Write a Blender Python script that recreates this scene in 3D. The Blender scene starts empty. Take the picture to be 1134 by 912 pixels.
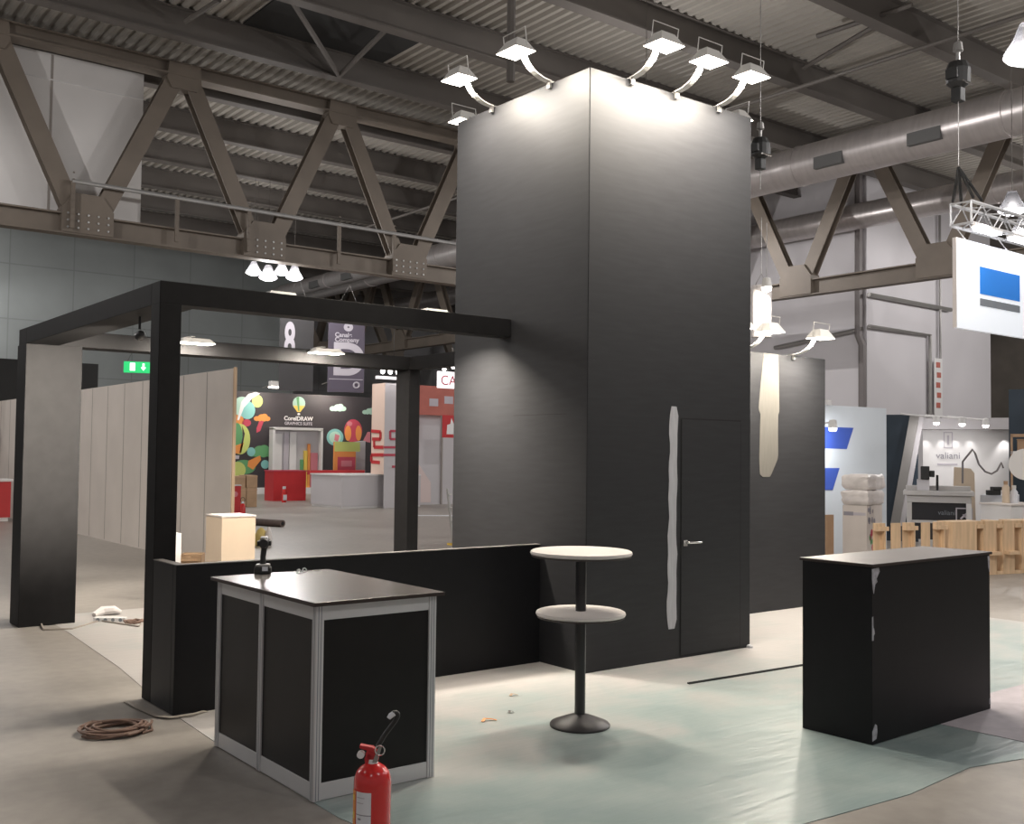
import bpy, bmesh, math, random
from mathutils import Vector, Matrix
random.seed(7)
PI = math.pi
S = bpy.context.scene
COL = S.collection

# ------------------------------------------------------------------ camera
FPX, PITCH, ROLL, YAW = 1157.6176, 0.0396253, 0.0114204, 0.6625845
CAM = Vector((-5.584778, -6.184393, 1.73))
IW, IH = 1134, 912
_f = Vector((math.sin(YAW)*math.cos(PITCH), math.cos(YAW)*math.cos(PITCH), math.sin(PITCH)))
_r0 = Vector((math.cos(YAW), -math.sin(YAW), 0)); _u0 = _r0.cross(_f)
_r = math.cos(ROLL)*_r0 + math.sin(ROLL)*_u0
_u = -math.sin(ROLL)*_r0 + math.cos(ROLL)*_u0
cam = bpy.data.cameras.new('camera'); camo = bpy.data.objects.new('camera', cam); COL.objects.link(camo)
m = Matrix.Identity(4)
for i in range(3):
    m[i][0], m[i][1], m[i][2], m[i][3] = _r[i], _u[i], -_f[i], CAM[i]
camo.matrix_world = m
cam.sensor_fit = 'HORIZONTAL'; cam.sensor_width = 36; cam.lens = 36*FPX/IW
cam.clip_end = 400; cam.clip_start = 0.05
S.camera = camo

# survey helpers: where the sight line through a photo pixel meets a plane of the hall
def _d(x, y): return _f + (x-IW/2)/FPX*_r - (y-IH/2)/FPX*_u
def gz(x, y, z=0.0): d = _d(x, y); return CAM + d*((z-CAM.z)/d.z)
def pu(x, y, X): d = _d(x, y); return CAM + d*((X-CAM.x)/d.x)
def pv(x, y, Y): d = _d(x, y); return CAM + d*((Y-CAM.y)/d.y)
def pd(x, y, dep): return CAM + d_(x, y)*dep
d_ = _d

# ------------------------------------------------------------------ materials
def mat(name, col, rough=0.5, metal=0.0, var=0.0, scale=4.0, bump=0.0, spec=0.5, coat=0.0, stretch=None, col2=None):
    M = bpy.data.materials.new(name); M.use_nodes = True
    nt = M.node_tree; b = nt.nodes['Principled BSDF']
    b.inputs['Base Color'].default_value = (*col, 1); b.inputs['Roughness'].default_value = rough
    b.inputs['Metallic'].default_value = metal; b.inputs['Specular IOR Level'].default_value = spec
    b.inputs['Coat Weight'].default_value = coat
    tc = nt.nodes.new('ShaderNodeTexCoord'); mp = nt.nodes.new('ShaderNodeMapping')
    nt.links.new(tc.outputs['Object'], mp.inputs['Vector'])
    if stretch: mp.inputs['Scale'].default_value = stretch
    n = nt.nodes.new('ShaderNodeTexNoise'); n.inputs['Scale'].default_value = scale; n.inputs['Detail'].default_value = 5
    nt.links.new(mp.outputs['Vector'], n.inputs['Vector'])
    if var or col2:
        r = nt.nodes.new('ShaderNodeValToRGB')
        c2 = col2 or tuple(min(1, c*(1+var)) for c in col)
        c1 = tuple(c*(1-var) for c in col) if not col2 else col
        r.color_ramp.elements[0].color = (*c1, 1); r.color_ramp.elements[1].color = (*c2, 1)
        r.color_ramp.elements[0].position = .32; r.color_ramp.elements[1].position = .68
        nt.links.new(n.outputs['Fac'], r.inputs['Fac']); nt.links.new(r.outputs['Color'], b.inputs['Base Color'])
    if bump:
        bp = nt.nodes.new('ShaderNodeBump'); bp.inputs['Strength'].default_value = bump; bp.inputs['Distance'].default_value = .01
        nt.links.new(n.outputs['Fac'], bp.inputs['Height']); nt.links.new(bp.outputs['Normal'], b.inputs['Normal'])
    return M

def emit(name, col, strength):
    M = bpy.data.materials.new(name); M.use_nodes = True; nt = M.node_tree
    b = nt.nodes['Principled BSDF']
    b.inputs['Base Color'].default_value = (*[min(1, c) for c in col], 1)
    b.inputs['Emission Color'].default_value = (*col, 1); b.inputs['Emission Strength'].default_value = strength
    return M

K = {}
K['black'] = mat('black_laminate', (.0265, .0268, .0295), .52, var=.10, scale=9, stretch=(.4, .4, 3), spec=.28)
K['black_cnt'] = mat('black_counter_panel', (.0085, .0085, .010), .5, var=.10, scale=8, spec=.22)
K['black_gap'] = mat('dark_gap', (.008, .008, .008), .8)
K['top_lam'] = mat('dark_glossy_laminate', (.135, .123, .115), .27, var=.06, scale=6, spec=.6)
K['top_lam2'] = mat('dark_satin_laminate', (.15, .14, .14), .30, var=.08, scale=6, spec=.6)
K['edge'] = mat('dark_edge_band', (.03, .018, .014), .5)
K['alu'] = mat('aluminium', (.60, .60, .61), .42, .15, var=.04, scale=3)
K['filler'] = mat('grey_filler_paint', (.46, .46, .49), .7, var=.10, scale=14, stretch=(3, 3, .3))
K['filler2'] = mat('cream_filler_paint', (.13, .122, .108), .7, var=.06, scale=14, stretch=(3, 3, .3))
K['chip'] = mat('chipped_white', (.42, .42, .46), .8, var=.25, scale=30)
K['white_top'] = mat('white_melamine', (.68, .63, .60), .42, var=.03, scale=5)
K['white'] = mat('white_panel', (.74, .73, .73), .55, var=.03, scale=2)
K['paper'] = mat('white_paper', (.72, .73, .78), .6)
K['blackmetal'] = mat('black_metal', (.020, .020, .022), .32, spec=.6, var=.1, scale=10)
K['castiron'] = mat('dark_cast_metal', (.055, .050, .052), .45, .2, var=.15, scale=12)
K['chrome'] = mat('chrome', (.75, .74, .73), .22, 1.0)
K['red'] = mat('red_enamel', (.60, .022, .022), .16, spec=.6, coat=.4)
K['redflat'] = mat('red_board', (.50, .025, .03), .5, var=.05, scale=3)
K['rubber'] = mat('black_rubber', (.02, .02, .02), .55)
K['greymet'] = mat('grey_metal', (.32, .31, .30), .4, .5)
K['steel'] = mat('painted_truss_steel', (.175, .145, .118), .6, var=.10, scale=1.2)
K['purlin'] = mat('painted_beam_steel', (.125, .112, .102), .6, var=.12, scale=.6)
K['galv'] = mat('galvanised_tube', (.50, .50, .50), .4, .6, var=.1, scale=2)
K['duct'] = mat('spiral_duct_steel', (.52, .485, .48), .34, .55, var=.07, scale=1.5, stretch=(1, 6, 1))
K['vent'] = mat('vent_grille', (.12, .12, .12), .6)
K['concwall'] = None
K['cardboard'] = mat('cardboard', (.42, .28, .17), .8, var=.08, scale=6)
K['mdf'] = mat('beige_board', (.62, .50, .38), .6, var=.04, scale=3)
K['wood'] = mat('light_pine_board', (.66, .47, .30), .55, var=.14, scale=3, stretch=(6, 6, .6))
K['wood2'] = mat('tan_panel', (.45, .29, .18), .6, var=.1, scale=4)
K['cord'] = mat('brown_cord', (.20, .125, .095), .65, var=.2, scale=14)
K['cablegrey'] = mat('grey_cable', (.34, .30, .26), .6)
K['navy'] = mat('navy_panel', (.030, .046, .066), .6, var=.08, scale=2)
K['blue'] = mat('royal_blue_vinyl', (.060, .12, .52), .45, var=.05, scale=2)
K['skyblue'] = mat('sky_blue_print', (.0, .23, .84), .5)
K['printgrey'] = mat('grey_print', (.20, .22, .25), .5)
K['partition'] = mat('pale_partition_panel', (.64, .585, .54), .65, var=.05, scale=1.2)
K['seam'] = mat('seam_grey', (.33, .30, .28), .7)
K['pinkwood'] = mat('raw_board_edge', (.58, .42, .29), .7)
K['banner'] = mat('dark_banner_cloth', (.042, .040, .042), .7, var=.06, scale=1)
K['banner2'] = mat('violet_grey_banner_cloth', (.095, .08, .112), .7, var=.08, scale=.6)
K['lettergrey'] = mat('pale_letter_vinyl', (.50, .47, .52), .6)
K['letterwhite'] = mat('white_letter_vinyl', (.80, .78, .78), .5)
K['letterdark'] = mat('grey_letter_vinyl', (.28, .27, .31), .5)
K['graphic'] = mat('charcoal_graphic_wall', (.042, .035, .040), .55, var=.05, scale=2)
K['teal'] = mat('print_teal', (.22, .50, .48), .5); K['green'] = mat('print_green', (.12, .33, .14), .5)
K['lime'] = mat('print_lime', (.55, .62, .18), .5); K['orange'] = mat('print_orange', (.75, .28, .07), .5)
K['yellow'] = mat('print_yellow', (.78, .55, .10), .5); K['crimson'] = mat('print_crimson', (.50, .06, .10), .5)
K['pink'] = mat('print_pink', (.60, .20, .24), .5); K['mint'] = mat('print_mint', (.42, .62, .52), .5)
K['salmon'] = mat('salmon_board', (.45, .13, .10), .6, var=.1, scale=2)
K['palegrey'] = mat('pale_grey_board', (.56, .54, .56), .6, var=.03, scale=1)
K['machine'] = mat('machine_grey', (.50, .48, .47), .5, var=.04)
K['plastic'] = mat('milky_wrap', (.72, .68, .67), .35, var=.10, scale=7, bump=.6)
K['glassbit'] = mat('clear_plastic', (.55, .57, .58), .25)
K['exitgreen'] = emit('exit_green', (.02, .55, .16), .75)
K['exitwhite'] = emit('exit_white', (.85, 1, .9), 1.2)
K['signwhite'] = emit('lit_sign_white', (1, .93, .95), 1.1)
K['flood'] = emit('flood_glow', (1.0, .93, .82), 14)
K['floodc'] = emit('flood_glow_cool', (.95, .95, 1.0), 10)
K['spotg'] = emit('spot_glow', (1.0, .96, .92), 8)
K['lampwhite'] = mat('white_lamp_enamel', (.78, .76, .73), .4)
K['bannerglow'] = emit('glowing_white_fabric', (.88, .93, 1.0), .30)  # slight emission brightens the white banner cloth

# --- procedural surfaces of the hall
def floor_mat():
    M = bpy.data.materials.new('polished_concrete'); M.use_nodes = True; nt = M.node_tree; b = nt.nodes['Principled BSDF']
    tc = nt.nodes.new('ShaderNodeTexCoord')
    n1 = nt.nodes.new('ShaderNodeTexNoise'); n1.inputs['Scale'].default_value = .55; n1.inputs['Detail'].default_value = 8; n1.inputs['Distortion'].default_value = .4
    n2 = nt.nodes.new('ShaderNodeTexNoise'); n2.inputs['Scale'].default_value = 9; n2.inputs['Detail'].default_value = 4
    nt.links.new(tc.outputs['Object'], n1.inputs['Vector']); nt.links.new(tc.outputs['Object'], n2.inputs['Vector'])
    mx = nt.nodes.new('ShaderNodeMix'); mx.data_type = 'FLOAT'; mx.inputs[0].default_value = .3
    nt.links.new(n1.outputs['Fac'], mx.inputs[2]); nt.links.new(n2.outputs['Fac'], mx.inputs[3])
    r = nt.nodes.new('ShaderNodeValToRGB')
    r.color_ramp.elements[0].position = .3; r.color_ramp.elements[0].color = (.205, .186, .168, 1)
    r.color_ramp.elements[1].position = .7; r.color_ramp.elements[1].color = (.365, .335, .305, 1)
    nt.links.new(mx.outputs[0], r.inputs['Fac']); nt.links.new(r.outputs['Color'], b.inputs['Base Color'])
    rr = nt.nodes.new('ShaderNodeMapRange'); rr.inputs['To Min'].default_value = .30; rr.inputs['To Max'].default_value = .55
    nt.links.new(n1.outputs['Fac'], rr.inputs['Value']); nt.links.new(rr.outputs['Result'], b.inputs['Roughness'])
    b.inputs['Specular IOR Level'].default_value = .45
    return M
def film_mat():
    M = bpy.data.materials.new('teal_film_over_floor'); M.use_nodes = True; nt = M.node_tree; b = nt.nodes['Principled BSDF']
    tc = nt.nodes.new('ShaderNodeTexCoord')
    mp = nt.nodes.new('ShaderNodeMapping'); mp.inputs['Scale'].default_value = (1.0, 1.15, 1); nt.links.new(tc.outputs['Object'], mp.inputs['Vector'])
    n1 = nt.nodes.new('ShaderNodeTexNoise'); n1.inputs['Scale'].default_value = 1.5; n1.inputs['Detail'].default_value = 8; n1.inputs['Roughness'].default_value = .6; n1.inputs['Distortion'].default_value = .5
    nt.links.new(mp.outputs['Vector'], n1.inputs['Vector'])
    sx = nt.nodes.new('ShaderNodeSeparateXYZ'); nt.links.new(tc.outputs['Object'], sx.inputs['Vector'])
    # paler, pinker cover towards the back of the stand
    mr = nt.nodes.new('ShaderNodeMapRange'); mr.inputs['From Min'].default_value = -2.4; mr.inputs['From Max'].default_value = .6
    mr.inputs['To Min'].default_value = -.16; mr.inputs['To Max'].default_value = .36
    nt.links.new(sx.outputs['Y'], mr.inputs['Value'])
    ad = nt.nodes.new('ShaderNodeMath'); ad.operation = 'ADD'; nt.links.new(mr.outputs['Result'], ad.inputs[0]); nt.links.new(n1.outputs['Fac'], ad.inputs[1])
    r = nt.nodes.new('ShaderNodeValToRGB'); e = r.color_ramp.elements
    e[0].position = .28; e[0].color = (.235, .30, .298, 1); e[1].position = .84; e[1].color = (.46, .435, .42, 1)
    x = e.new(.48); x.color = (.315, .370, .36, 1); x = e.new(.64); x.color = (.385, .395, .382, 1)
    nt.links.new(ad.outputs[0], r.inputs['Fac']); nt.links.new(r.outputs['Color'], b.inputs['Base Color'])
    b.inputs['Roughness'].default_value = .34; b.inputs['Specular IOR Level'].default_value = .5
    n3 = nt.nodes.new('ShaderNodeTexNoise'); n3.inputs['Scale'].default_value = 5; mp3 = nt.nodes.new('ShaderNodeMapping'); mp3.inputs['Scale'].default_value = (.5, 3, 1)
    mp3.inputs['Rotation'].default_value = (0, 0, .25)
    nt.links.new(tc.outputs['Object'], mp3.inputs['Vector']); nt.links.new(mp3.outputs['Vector'], n3.inputs['Vector'])
    bp = nt.nodes.new('ShaderNodeBump'); bp.inputs['Strength'].default_value = .25; bp.inputs['Distance'].default_value = .02
    nt.links.new(n3.outputs['Fac'], bp.inputs['Height']); nt.links.new(bp.outputs['Normal'], b.inputs['Normal'])
    return M
def panel_wall_mat(name, c, sx_, sz_, axis='X'):
    M = bpy.data.materials.new(name); M.use_nodes = True; nt = M.node_tree; b = nt.nodes['Principled BSDF']
    tc = nt.nodes.new('ShaderNodeTexCoord'); sp = nt.nodes.new('ShaderNodeSeparateXYZ'); nt.links.new(tc.outputs['Object'], sp.inputs['Vector'])
    cb = nt.nodes.new('ShaderNodeCombineXYZ'); nt.links.new(sp.outputs[axis], cb.inputs['X']); nt.links.new(sp.outputs['Z'], cb.inputs['Y'])
    br = nt.nodes.new('ShaderNodeTexBrick'); br.offset = 0
    br.inputs['Scale'].default_value = 1; br.inputs['Brick Width'].default_value = sx_; br.inputs['Row Height'].default_value = sz_
    br.inputs['Mortar Size'].default_value = .035; br.inputs['Mortar Smooth'].default_value = .3; br.inputs['Bias'].default_value = -.2
    br.inputs['Color1'].default_value = (*c, 1); br.inputs['Color2'].default_value = (*[v*.92 for v in c], 1); br.inputs['Mortar'].default_value = (*[v*.78 for v in c], 1)
    nt.links.new(cb.outputs['Vector'], br.inputs['Vector'])
    n = nt.nodes.new('ShaderNodeTexNoise'); n.inputs['Scale'].default_value = .5; n.inputs['Detail'].default_value = 5; nt.links.new(tc.outputs['Object'], n.inputs['Vector'])
    mx = nt.nodes.new('ShaderNodeMix'); mx.data_type = 'RGBA'; mx.blend_type = 'MULTIPLY'; mx.inputs[0].default_value = .5
    r = nt.nodes.new('ShaderNodeValToRGB'); r.color_ramp.elements[0].color = (.72, .72, .72, 1); r.color_ramp.elements[0].position = .3; r.color_ramp.elements[1].position = .7
    nt.links.new(n.outputs['Fac'], r.inputs['Fac']); nt.links.new(br.outputs['Color'], mx.inputs[6]); nt.links.new(r.outputs['Color'], mx.inputs[7])
    nt.links.new(mx.outputs[2], b.inputs['Base Color']); b.inputs['Roughness'].default_value = .8
    return M

# ------------------------------------------------------------------ mesh helpers
def bm_new(): return bmesh.new()
def box(bm, x0, y0, z0, x1, y1, z1, M=None):
    vs = [bm.verts.new(p) for p in ((x0,y0,z0),(x1,y0,z0),(x1,y1,z0),(x0,y1,z0),(x0,y0,z1),(x1,y0,z1),(x1,y1,z1),(x0,y1,z1))]
    for f in ((0,3,2,1),(4,5,6,7),(0,1,5,4),(1,2,6,5),(2,3,7,6),(3,0,4,7)): bm.faces.new([vs[i] for i in f])
    if M is not None: bmesh.ops.transform(bm, matrix=M, verts=vs)
    return vs
def bar(bm, a, b, w, h, up=(0,0,1)):
    """a rectangular bar from a to b: w across, h along 'up'"""
    a, b = Vector(a), Vector(b); d = (b-a); L = d.length; d.normalize()
    up = Vector(up); s = d.cross(up)
    if s.length < 1e-6: s = d.cross(Vector((1,0,0)))
    s.normalize(); u = s.cross(d); u.normalize()
    M = Matrix(((s.x,d.x,u.x,a.x),(s.y,d.y,u.y,a.y),(s.z,d.z,u.z,a.z),(0,0,0,1)))
    return box(bm, -w/2, 0, -h/2, w/2, L, h/2, M)
def tube(bm, pts, r, seg=8, caps=True, flat=None):
    """swept tube along pts; r number or list; flat=(w,h) gives a ribbon"""
    pts = [Vector(p) for p in pts]; rings = []
    n = len(pts); prev = None
    for i, p in enumerate(pts):
        t = (pts[min(i+1, n-1)]-pts[max(i-1, 0)]).normalized()
        if prev is None:
            s = t.cross(Vector((0,0,1)))
            if s.length < 1e-4: s = t.cross(Vector((0,1,0)))
        else:
            s = prev - t*prev.dot(t)
            if s.length < 1e-5: s = t.cross(Vector((0,0,1)))
        s.normalize(); prev = s; u = s.cross(t).normalized()
        rr = r[i] if isinstance(r, (list, tuple)) else r
        if flat: w, h = flat; ring = [bm.verts.new(p+s*a*w/2+u*b*h/2) for a, b in ((-1,-1),(1,-1),(1,1),(-1,1))]
        else: ring = [bm.verts.new(p+(s*math.cos(2*PI*k/seg)+u*math.sin(2*PI*k/seg))*rr) for k in range(seg)]
        rings.append(ring)
    for a, b in zip(rings, rings[1:]):
        k = len(a)
        for j in range(k): bm.faces.new((a[j], a[(j+1)%k], b[(j+1)%k], b[j]))
    if caps: bm.faces.new(rings[0][::-1]); bm.faces.new(rings[-1])
def lathe(bm, prof, seg=32, c=(0,0,0), M=None):
    rings = []; c = Vector(c); allv = []
    for r, z in prof:
        if r < 1e-6: ring = [bm.verts.new(c+Vector((0,0,z)))]
        else: ring = [bm.verts.new(c+Vector((r*math.cos(2*PI*k/seg), r*math.sin(2*PI*k/seg), z))) for k in range(seg)]
        rings.append(ring); allv += ring
    for a, b in zip(rings, rings[1:]):
        if len(a) == 1 and len(b) == 1: continue
        for j in range(seg):
            q = (j+1) % seg
            if len(a) == 1: bm.faces.new((a[0], b[q], b[j]))
            elif len(b) == 1: bm.faces.new((a[j], a[q], b[0]))
            else: bm.faces.new((a[j], a[q], b[q], b[j]))
    if len(rings[0]) > 1: bm.faces.new(rings[0][::-1])
    if len(rings[-1]) > 1: bm.faces.new(rings[-1])
    if M is not None: bmesh.ops.transform(bm, matrix=M, verts=allv)
def poly(bm, pts, off):
    """polygon pts extruded by vector off"""
    off = Vector(off); a = [bm.verts.new(p) for p in pts]; b = [bm.verts.new(Vector(p)+off) for p in pts]; n = len(a)
    bm.faces.new(a[::-1]); bm.faces.new(b)
    for i in range(n): bm.faces.new((a[i], a[(i+1)%n], b[(i+1)%n], b[i]))
def obj(name, bm, m, parent=None, bevel=0.0, smooth=False, loc=None):
    bmesh.ops.recalc_face_normals(bm, faces=bm.faces[:])
    me = bpy.data.meshes.new(name); bm.to_mesh(me); bm.free()
    o = bpy.data.objects.new(name, me); COL.objects.link(o)
    me.materials.append(m if not isinstance(m, str) else K[m])
    if parent is not None: o.parent = parent
    if loc is not None: o.location = loc
    if bevel:
        bv = o.modifiers.new('bevel', 'BEVEL'); bv.width = bevel; bv.segments = 2; bv.limit_method = 'ANGLE'; bv.angle_limit = .7
    if smooth:
        for p in me.polygons: p.use_smooth = True
        try: me.set_sharp_from_angle(angle=.75)
        except Exception: pass
    return o
def thing(name, label, cat, loc=(0,0,0), rz=0.0, group=None):
    o = bpy.data.objects.new(name, None); COL.objects.link(o); o.location = loc; o.rotation_euler = (0, 0, rz)
    o['label'] = label; o['category'] = cat
    if group: o['group'] = group
    return o
def tag(o, label, cat, group=None, kind=None):
    o['label'] = label; o['category'] = cat
    if group: o['group'] = group
    if kind: o['kind'] = kind
    return o
def struct(name, bm, m, parent=None, **k):
    o = obj(name, bm, m, parent, **k)
    if parent is None: o['kind'] = 'structure'
    return o
def B(name, x0, y0, z0, x1, y1, z1, m, parent=None, bevel=0.0):
    bm = bm_new(); box(bm, x0, y0, z0, x1, y1, z1); return obj(name, bm, m, parent, bevel)
def text(name, s, size, m, parent, loc, rot, ext=.004, align='CENTER', bold=0.0, sx=1.0):
    cu = bpy.data.curves.new(name, 'FONT'); cu.body = s; cu.size = size; cu.extrude = ext; cu.align_x = align; cu.align_y = 'CENTER'; cu.offset = bold
    t = bpy.data.objects.new(name+'_tmp', cu); COL.objects.link(t)
    me = bpy.data.meshes.new_from_object(t.evaluated_get(bpy.context.evaluated_depsgraph_get()))
    bpy.data.objects.remove(t); bpy.data.curves.remove(cu)
    o = bpy.data.objects.new(name, me); COL.objects.link(o); me.materials.clear(); me.materials.append(K[m])
    o.parent = parent; o.location = loc; o.rotation_euler = rot; o.scale = (sx, 1, 1)
    return o
def dup(root, loc, rz, label=None, group=None):
    r = root.copy(); COL.objects.link(r); r.location = loc; r.rotation_euler = (0, 0, rz)
    if label: r['label'] = label
    if group: r['group'] = group
    for ch in list(root.children):
        c = ch.copy(); COL.objects.link(c); c.parent = r
        for g in ch.children:
            d = g.copy(); COL.objects.link(d); d.parent = c
    return r
def area(name, loc, aim, power, w, h, col=(1, .9, .78), parent=None, spread=PI):
    l = bpy.data.lights.new(name, 'AREA'); l.shape = 'RECTANGLE'; l.size = w; l.size_y = h; l.energy = power; l.color = col; l.spread = spread
    o = bpy.data.objects.new(name, l); COL.objects.link(o); o.location = loc
    o.rotation_euler = Vector(aim).to_track_quat('-Z', 'Y').to_euler()
    if parent: o.parent = parent
    return o
def spot(name, loc, aim, power, ang, blend=.5, col=(1, .9, .78), rad=.04, parent=None):
    l = bpy.data.lights.new(name, 'SPOT'); l.energy = power; l.spot_size = ang; l.spot_blend = blend; l.color = col; l.shadow_soft_size = rad
    o = bpy.data.objects.new(name, l); COL.objects.link(o); o.location = loc
    o.rotation_euler = Vector(aim).to_track_quat('-Z', 'Y').to_euler()
    if parent: o.parent = parent
    return o

WARM = (1.0, .91, .78)
# ================================================================== THE SETTING
ROOF = 12.25
bm = bm_new(); box(bm, -30, -22, -.2, 75, 75, 0); struct('floor', bm, floor_mat())
# corrugated roof deck: trapezoid ribs running along Y
bm = bm_new()
x = -22.0; pitch = .29; prof = []
while x < 60:
    prof += [(x, 0), (x+.10, 0), (x+.15, .09), (x+.24, .09)]; x += pitch
lo = [bm.verts.new((p, -20, ROOF+q)) for p, q in prof]; hi = [bm.verts.new((p, 64, ROOF+q)) for p, q in prof]
for i in range(len(prof)-1): bm.faces.new((lo[i], lo[i+1], hi[i+1], hi[i]))
struct('ceiling', bm, mat('corrugated_roof_deck', (.40, .375, .34), .65, var=.08, scale=.7))
# long roof beams along X
PY = [18.15 + 3.65*k for k in range(-7, 12)]
for y in PY:
    bm = bm_new()
    box(bm, -22, y-.02, ROOF-.70, 58, y+.02, ROOF-.01); box(bm, -22, y-.17, ROOF-.73, 58, y+.17, ROOF-.69); box(bm, -22, y-.15, ROOF-.03, 58, y+.15, ROOF-.005)
    struct('ceiling_beam', bm, 'purlin')
# grey precast wall at the far left and the far end
bm = bm_new(); box(bm, -20, 47, 0, 20.5, 47.5, 12.4); struct('wall_left', bm, panel_wall_mat('precast_wall', (.30, .325, .325), 2.9, 2.6))
bm = bm_new(); box(bm, 19, 60, 0, 60, 60.5, 12.4); struct('wall_back', bm, panel_wall_mat('far_wall', (.58, .58, .60), 3.2, 3.0))
# pale stair block on the right
c = pd(960, 400, 37); e = pv(1097, 400, c.y)
bm = bm_new(); box(bm, c.x, c.y, 0, e.x, c.y+17, 12.3); struct('wall_right', bm, mat('pale_grey_render', (.64, .62, .645), .75, var=.04, scale=.3))
bm = bm_new(); box(bm, 58, -20, 0, 58.5, 64, 12.4); struct('wall_end', bm, mat('dim_end_wall', (.22, .195, .17), .8, var=.25, scale=.4))

# white smoke curtain high on the left behind the truss
a = pv(0, 100, 21.4); b = pv(159, 100, 21.4)
t = thing('hanging_smoke_curtain', 'big white smoke curtain hanging high behind the roof truss at the far left', 'curtain', (0, 21.4, 0))
bm = bm_new(); box(bm, -12, 0, 7.15, b.x, .04, ROOF-.62); obj('curtain_sheet', bm, mat('white_curtain', (.72, .70, .69), .7, var=.04, scale=.8), t)
for px in (57,):
    q = pv(px, 120, 21.4); B('curtain_seam', q.x-.04, -.012, 7.2, q.x+.02, 0, ROOF-.65, 'seam', t)
B('curtain_batten', -12, -.03, 10.95, b.x, 0, 10.98, 'white', t)

# ------------------------------------------------------------------ steel trusses
def truss(name, label, p0, axis, L, first, step, z0, z1, n, bolts=True, up_first=False):
    """Warren truss from p0 along axis ('X'/'Y'); bottom node k at first+k*step, top nodes half way between"""
    t = thing(name, label, 'roof truss', p0, 0 if axis == 'X' else PI/2)
    sg = 1
    def P(s, z, o=0): return (s, o, z)
    bm = bm_new(); box(bm, 0, -.19, z0-.02, L, .19, z0+.02); box(bm, 0, -.03, z0, L, .03, z0+.5); box(bm, 0, -.19, z0+.46, L, .19, z0+.5); obj('bottom_chord', bm, 'steel', t)
    bm = bm_new(); box(bm, 0, -.19, z1-.03, L, .19, z1); box(bm, 0, -.03, z1-.36, L, .03, z1); box(bm, 0, -.24, z1-.38, L, .24, z1-.33); obj('top_chord', bm, 'steel', t)
    for k in range(n):
        s = first+k*step
        if not (-.1 <= s <= L+.1): continue
        for sd in (-1, 1):
            q = s+sd*step/2
            if q < -.5 or q > L+.5: continue
            bm = bm_new(); a = Vector((s+sd*.28, 0, z0+.45)); b = Vector((q-sd*.18, 0, z1-.35))
            bar(bm, a+Vector((0,-.14,0)), b+Vector((0,-.14,0)), .03, .44, up=Vector((0,0,1)))
            bar(bm, a+Vector((0,.14,0)), b+Vector((0,.14,0)), .03, .44, up=Vector((0,0,1)))
            bar(bm, a, b, .27, .05, up=Vector((0,0,1)))
            obj('diagonal', bm, 'steel', t)
        q = s+step/2
        if q < L:
            bm = bm_new(); poly(bm, [(q-.42,-.22,z1-.05),(q+.42,-.22,z1-.05),(q+.46,-.22,z1-.50),(q+.34,-.22,z1-.72),(q-.34,-.22,z1-.72),(q-.46,-.22,z1-.50)], (0,.44,0)); obj('gusset_plate', bm, 'steel', t)
        bm = bm_new(); poly(bm, [(s-.62,-.23,z0+.02),(s+.62,-.23,z0+.02),(s+.62,-.23,z0+.62),(s+.34,-.23,z0+1.0),(s-.34,-.23,z0+1.0),(s-.62,-.23,z0+.62)], (0,.46,0))
        nf = len(bm.faces)
        if bolts:
            for i in range(5):
                for j in range(3):
                    lathe(bm, [(.028,0),(.028,.03),(0,.035)], 6, M=Matrix.Translation((s-.48+i*.24, -.23, z0+.14+j*.17)) @ Matrix.Rotation(PI/2, 4, 'X'))
        g = obj('gusset_plate', bm, 'steel', t); g.data.materials.append(K['galv'])
        for pl_ in g.data.polygons[nf:]: pl_.material_index = 1
    return t
YT = CAM.y+27
TZ0, TZ1 = 7.02, ROOF-.33
n0 = pv(95, 235, YT).x
truss('ceiling_truss', 'long brown steel roof truss crossing high above the pergola at the left', (-8, YT, 0), 'X', 31, n0+8-2*4.70, 4.70, TZ0, TZ1, 9)
XT = CAM.x+28.6
truss('ceiling_truss', 'brown steel roof truss high at the right in front of the pale stair block', (XT, -4, 0), 'Y', 62, pu(885, 320, XT).y+4-2*4.94, 4.94, TZ0, TZ1, 13)
truss('ceiling_truss', 'distant brown roof truss seen small above the grey hall banners', (16, CAM.y+54, 0), 'X', 40, 2.0, 4.7, TZ0, TZ1, 9, bolts=False)

# roof walkway rail in front of the left truss
t = thing('walkway_rail', 'thin galvanised handrail running along the left roof truss', 'handrail', (0, YT-.35, 0))
a = pv(80, 200, YT-.35); b = pv(507, 271, YT-.35)
bm = bm_new(); tube(bm, [(a.x, 0, a.z), (b.x, 0, (a.z+b.z)/2)], .055, 8); obj('rail_tube', bm, 'galv', t)
for px in (80, 196, 276, 376, 437):
    q = pv(px, 240, YT-.35).x
    bm = bm_new(); box(bm, q-.05, -.03, TZ0+.1, q+.05, .03, a.z)
    for k in range(8): box(bm, q-.02, -.045, TZ0+.25+k*.17, q+.02, -.03, TZ0+.29+k*.17)
    obj('rail_post', bm, 'steel', t)

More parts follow.
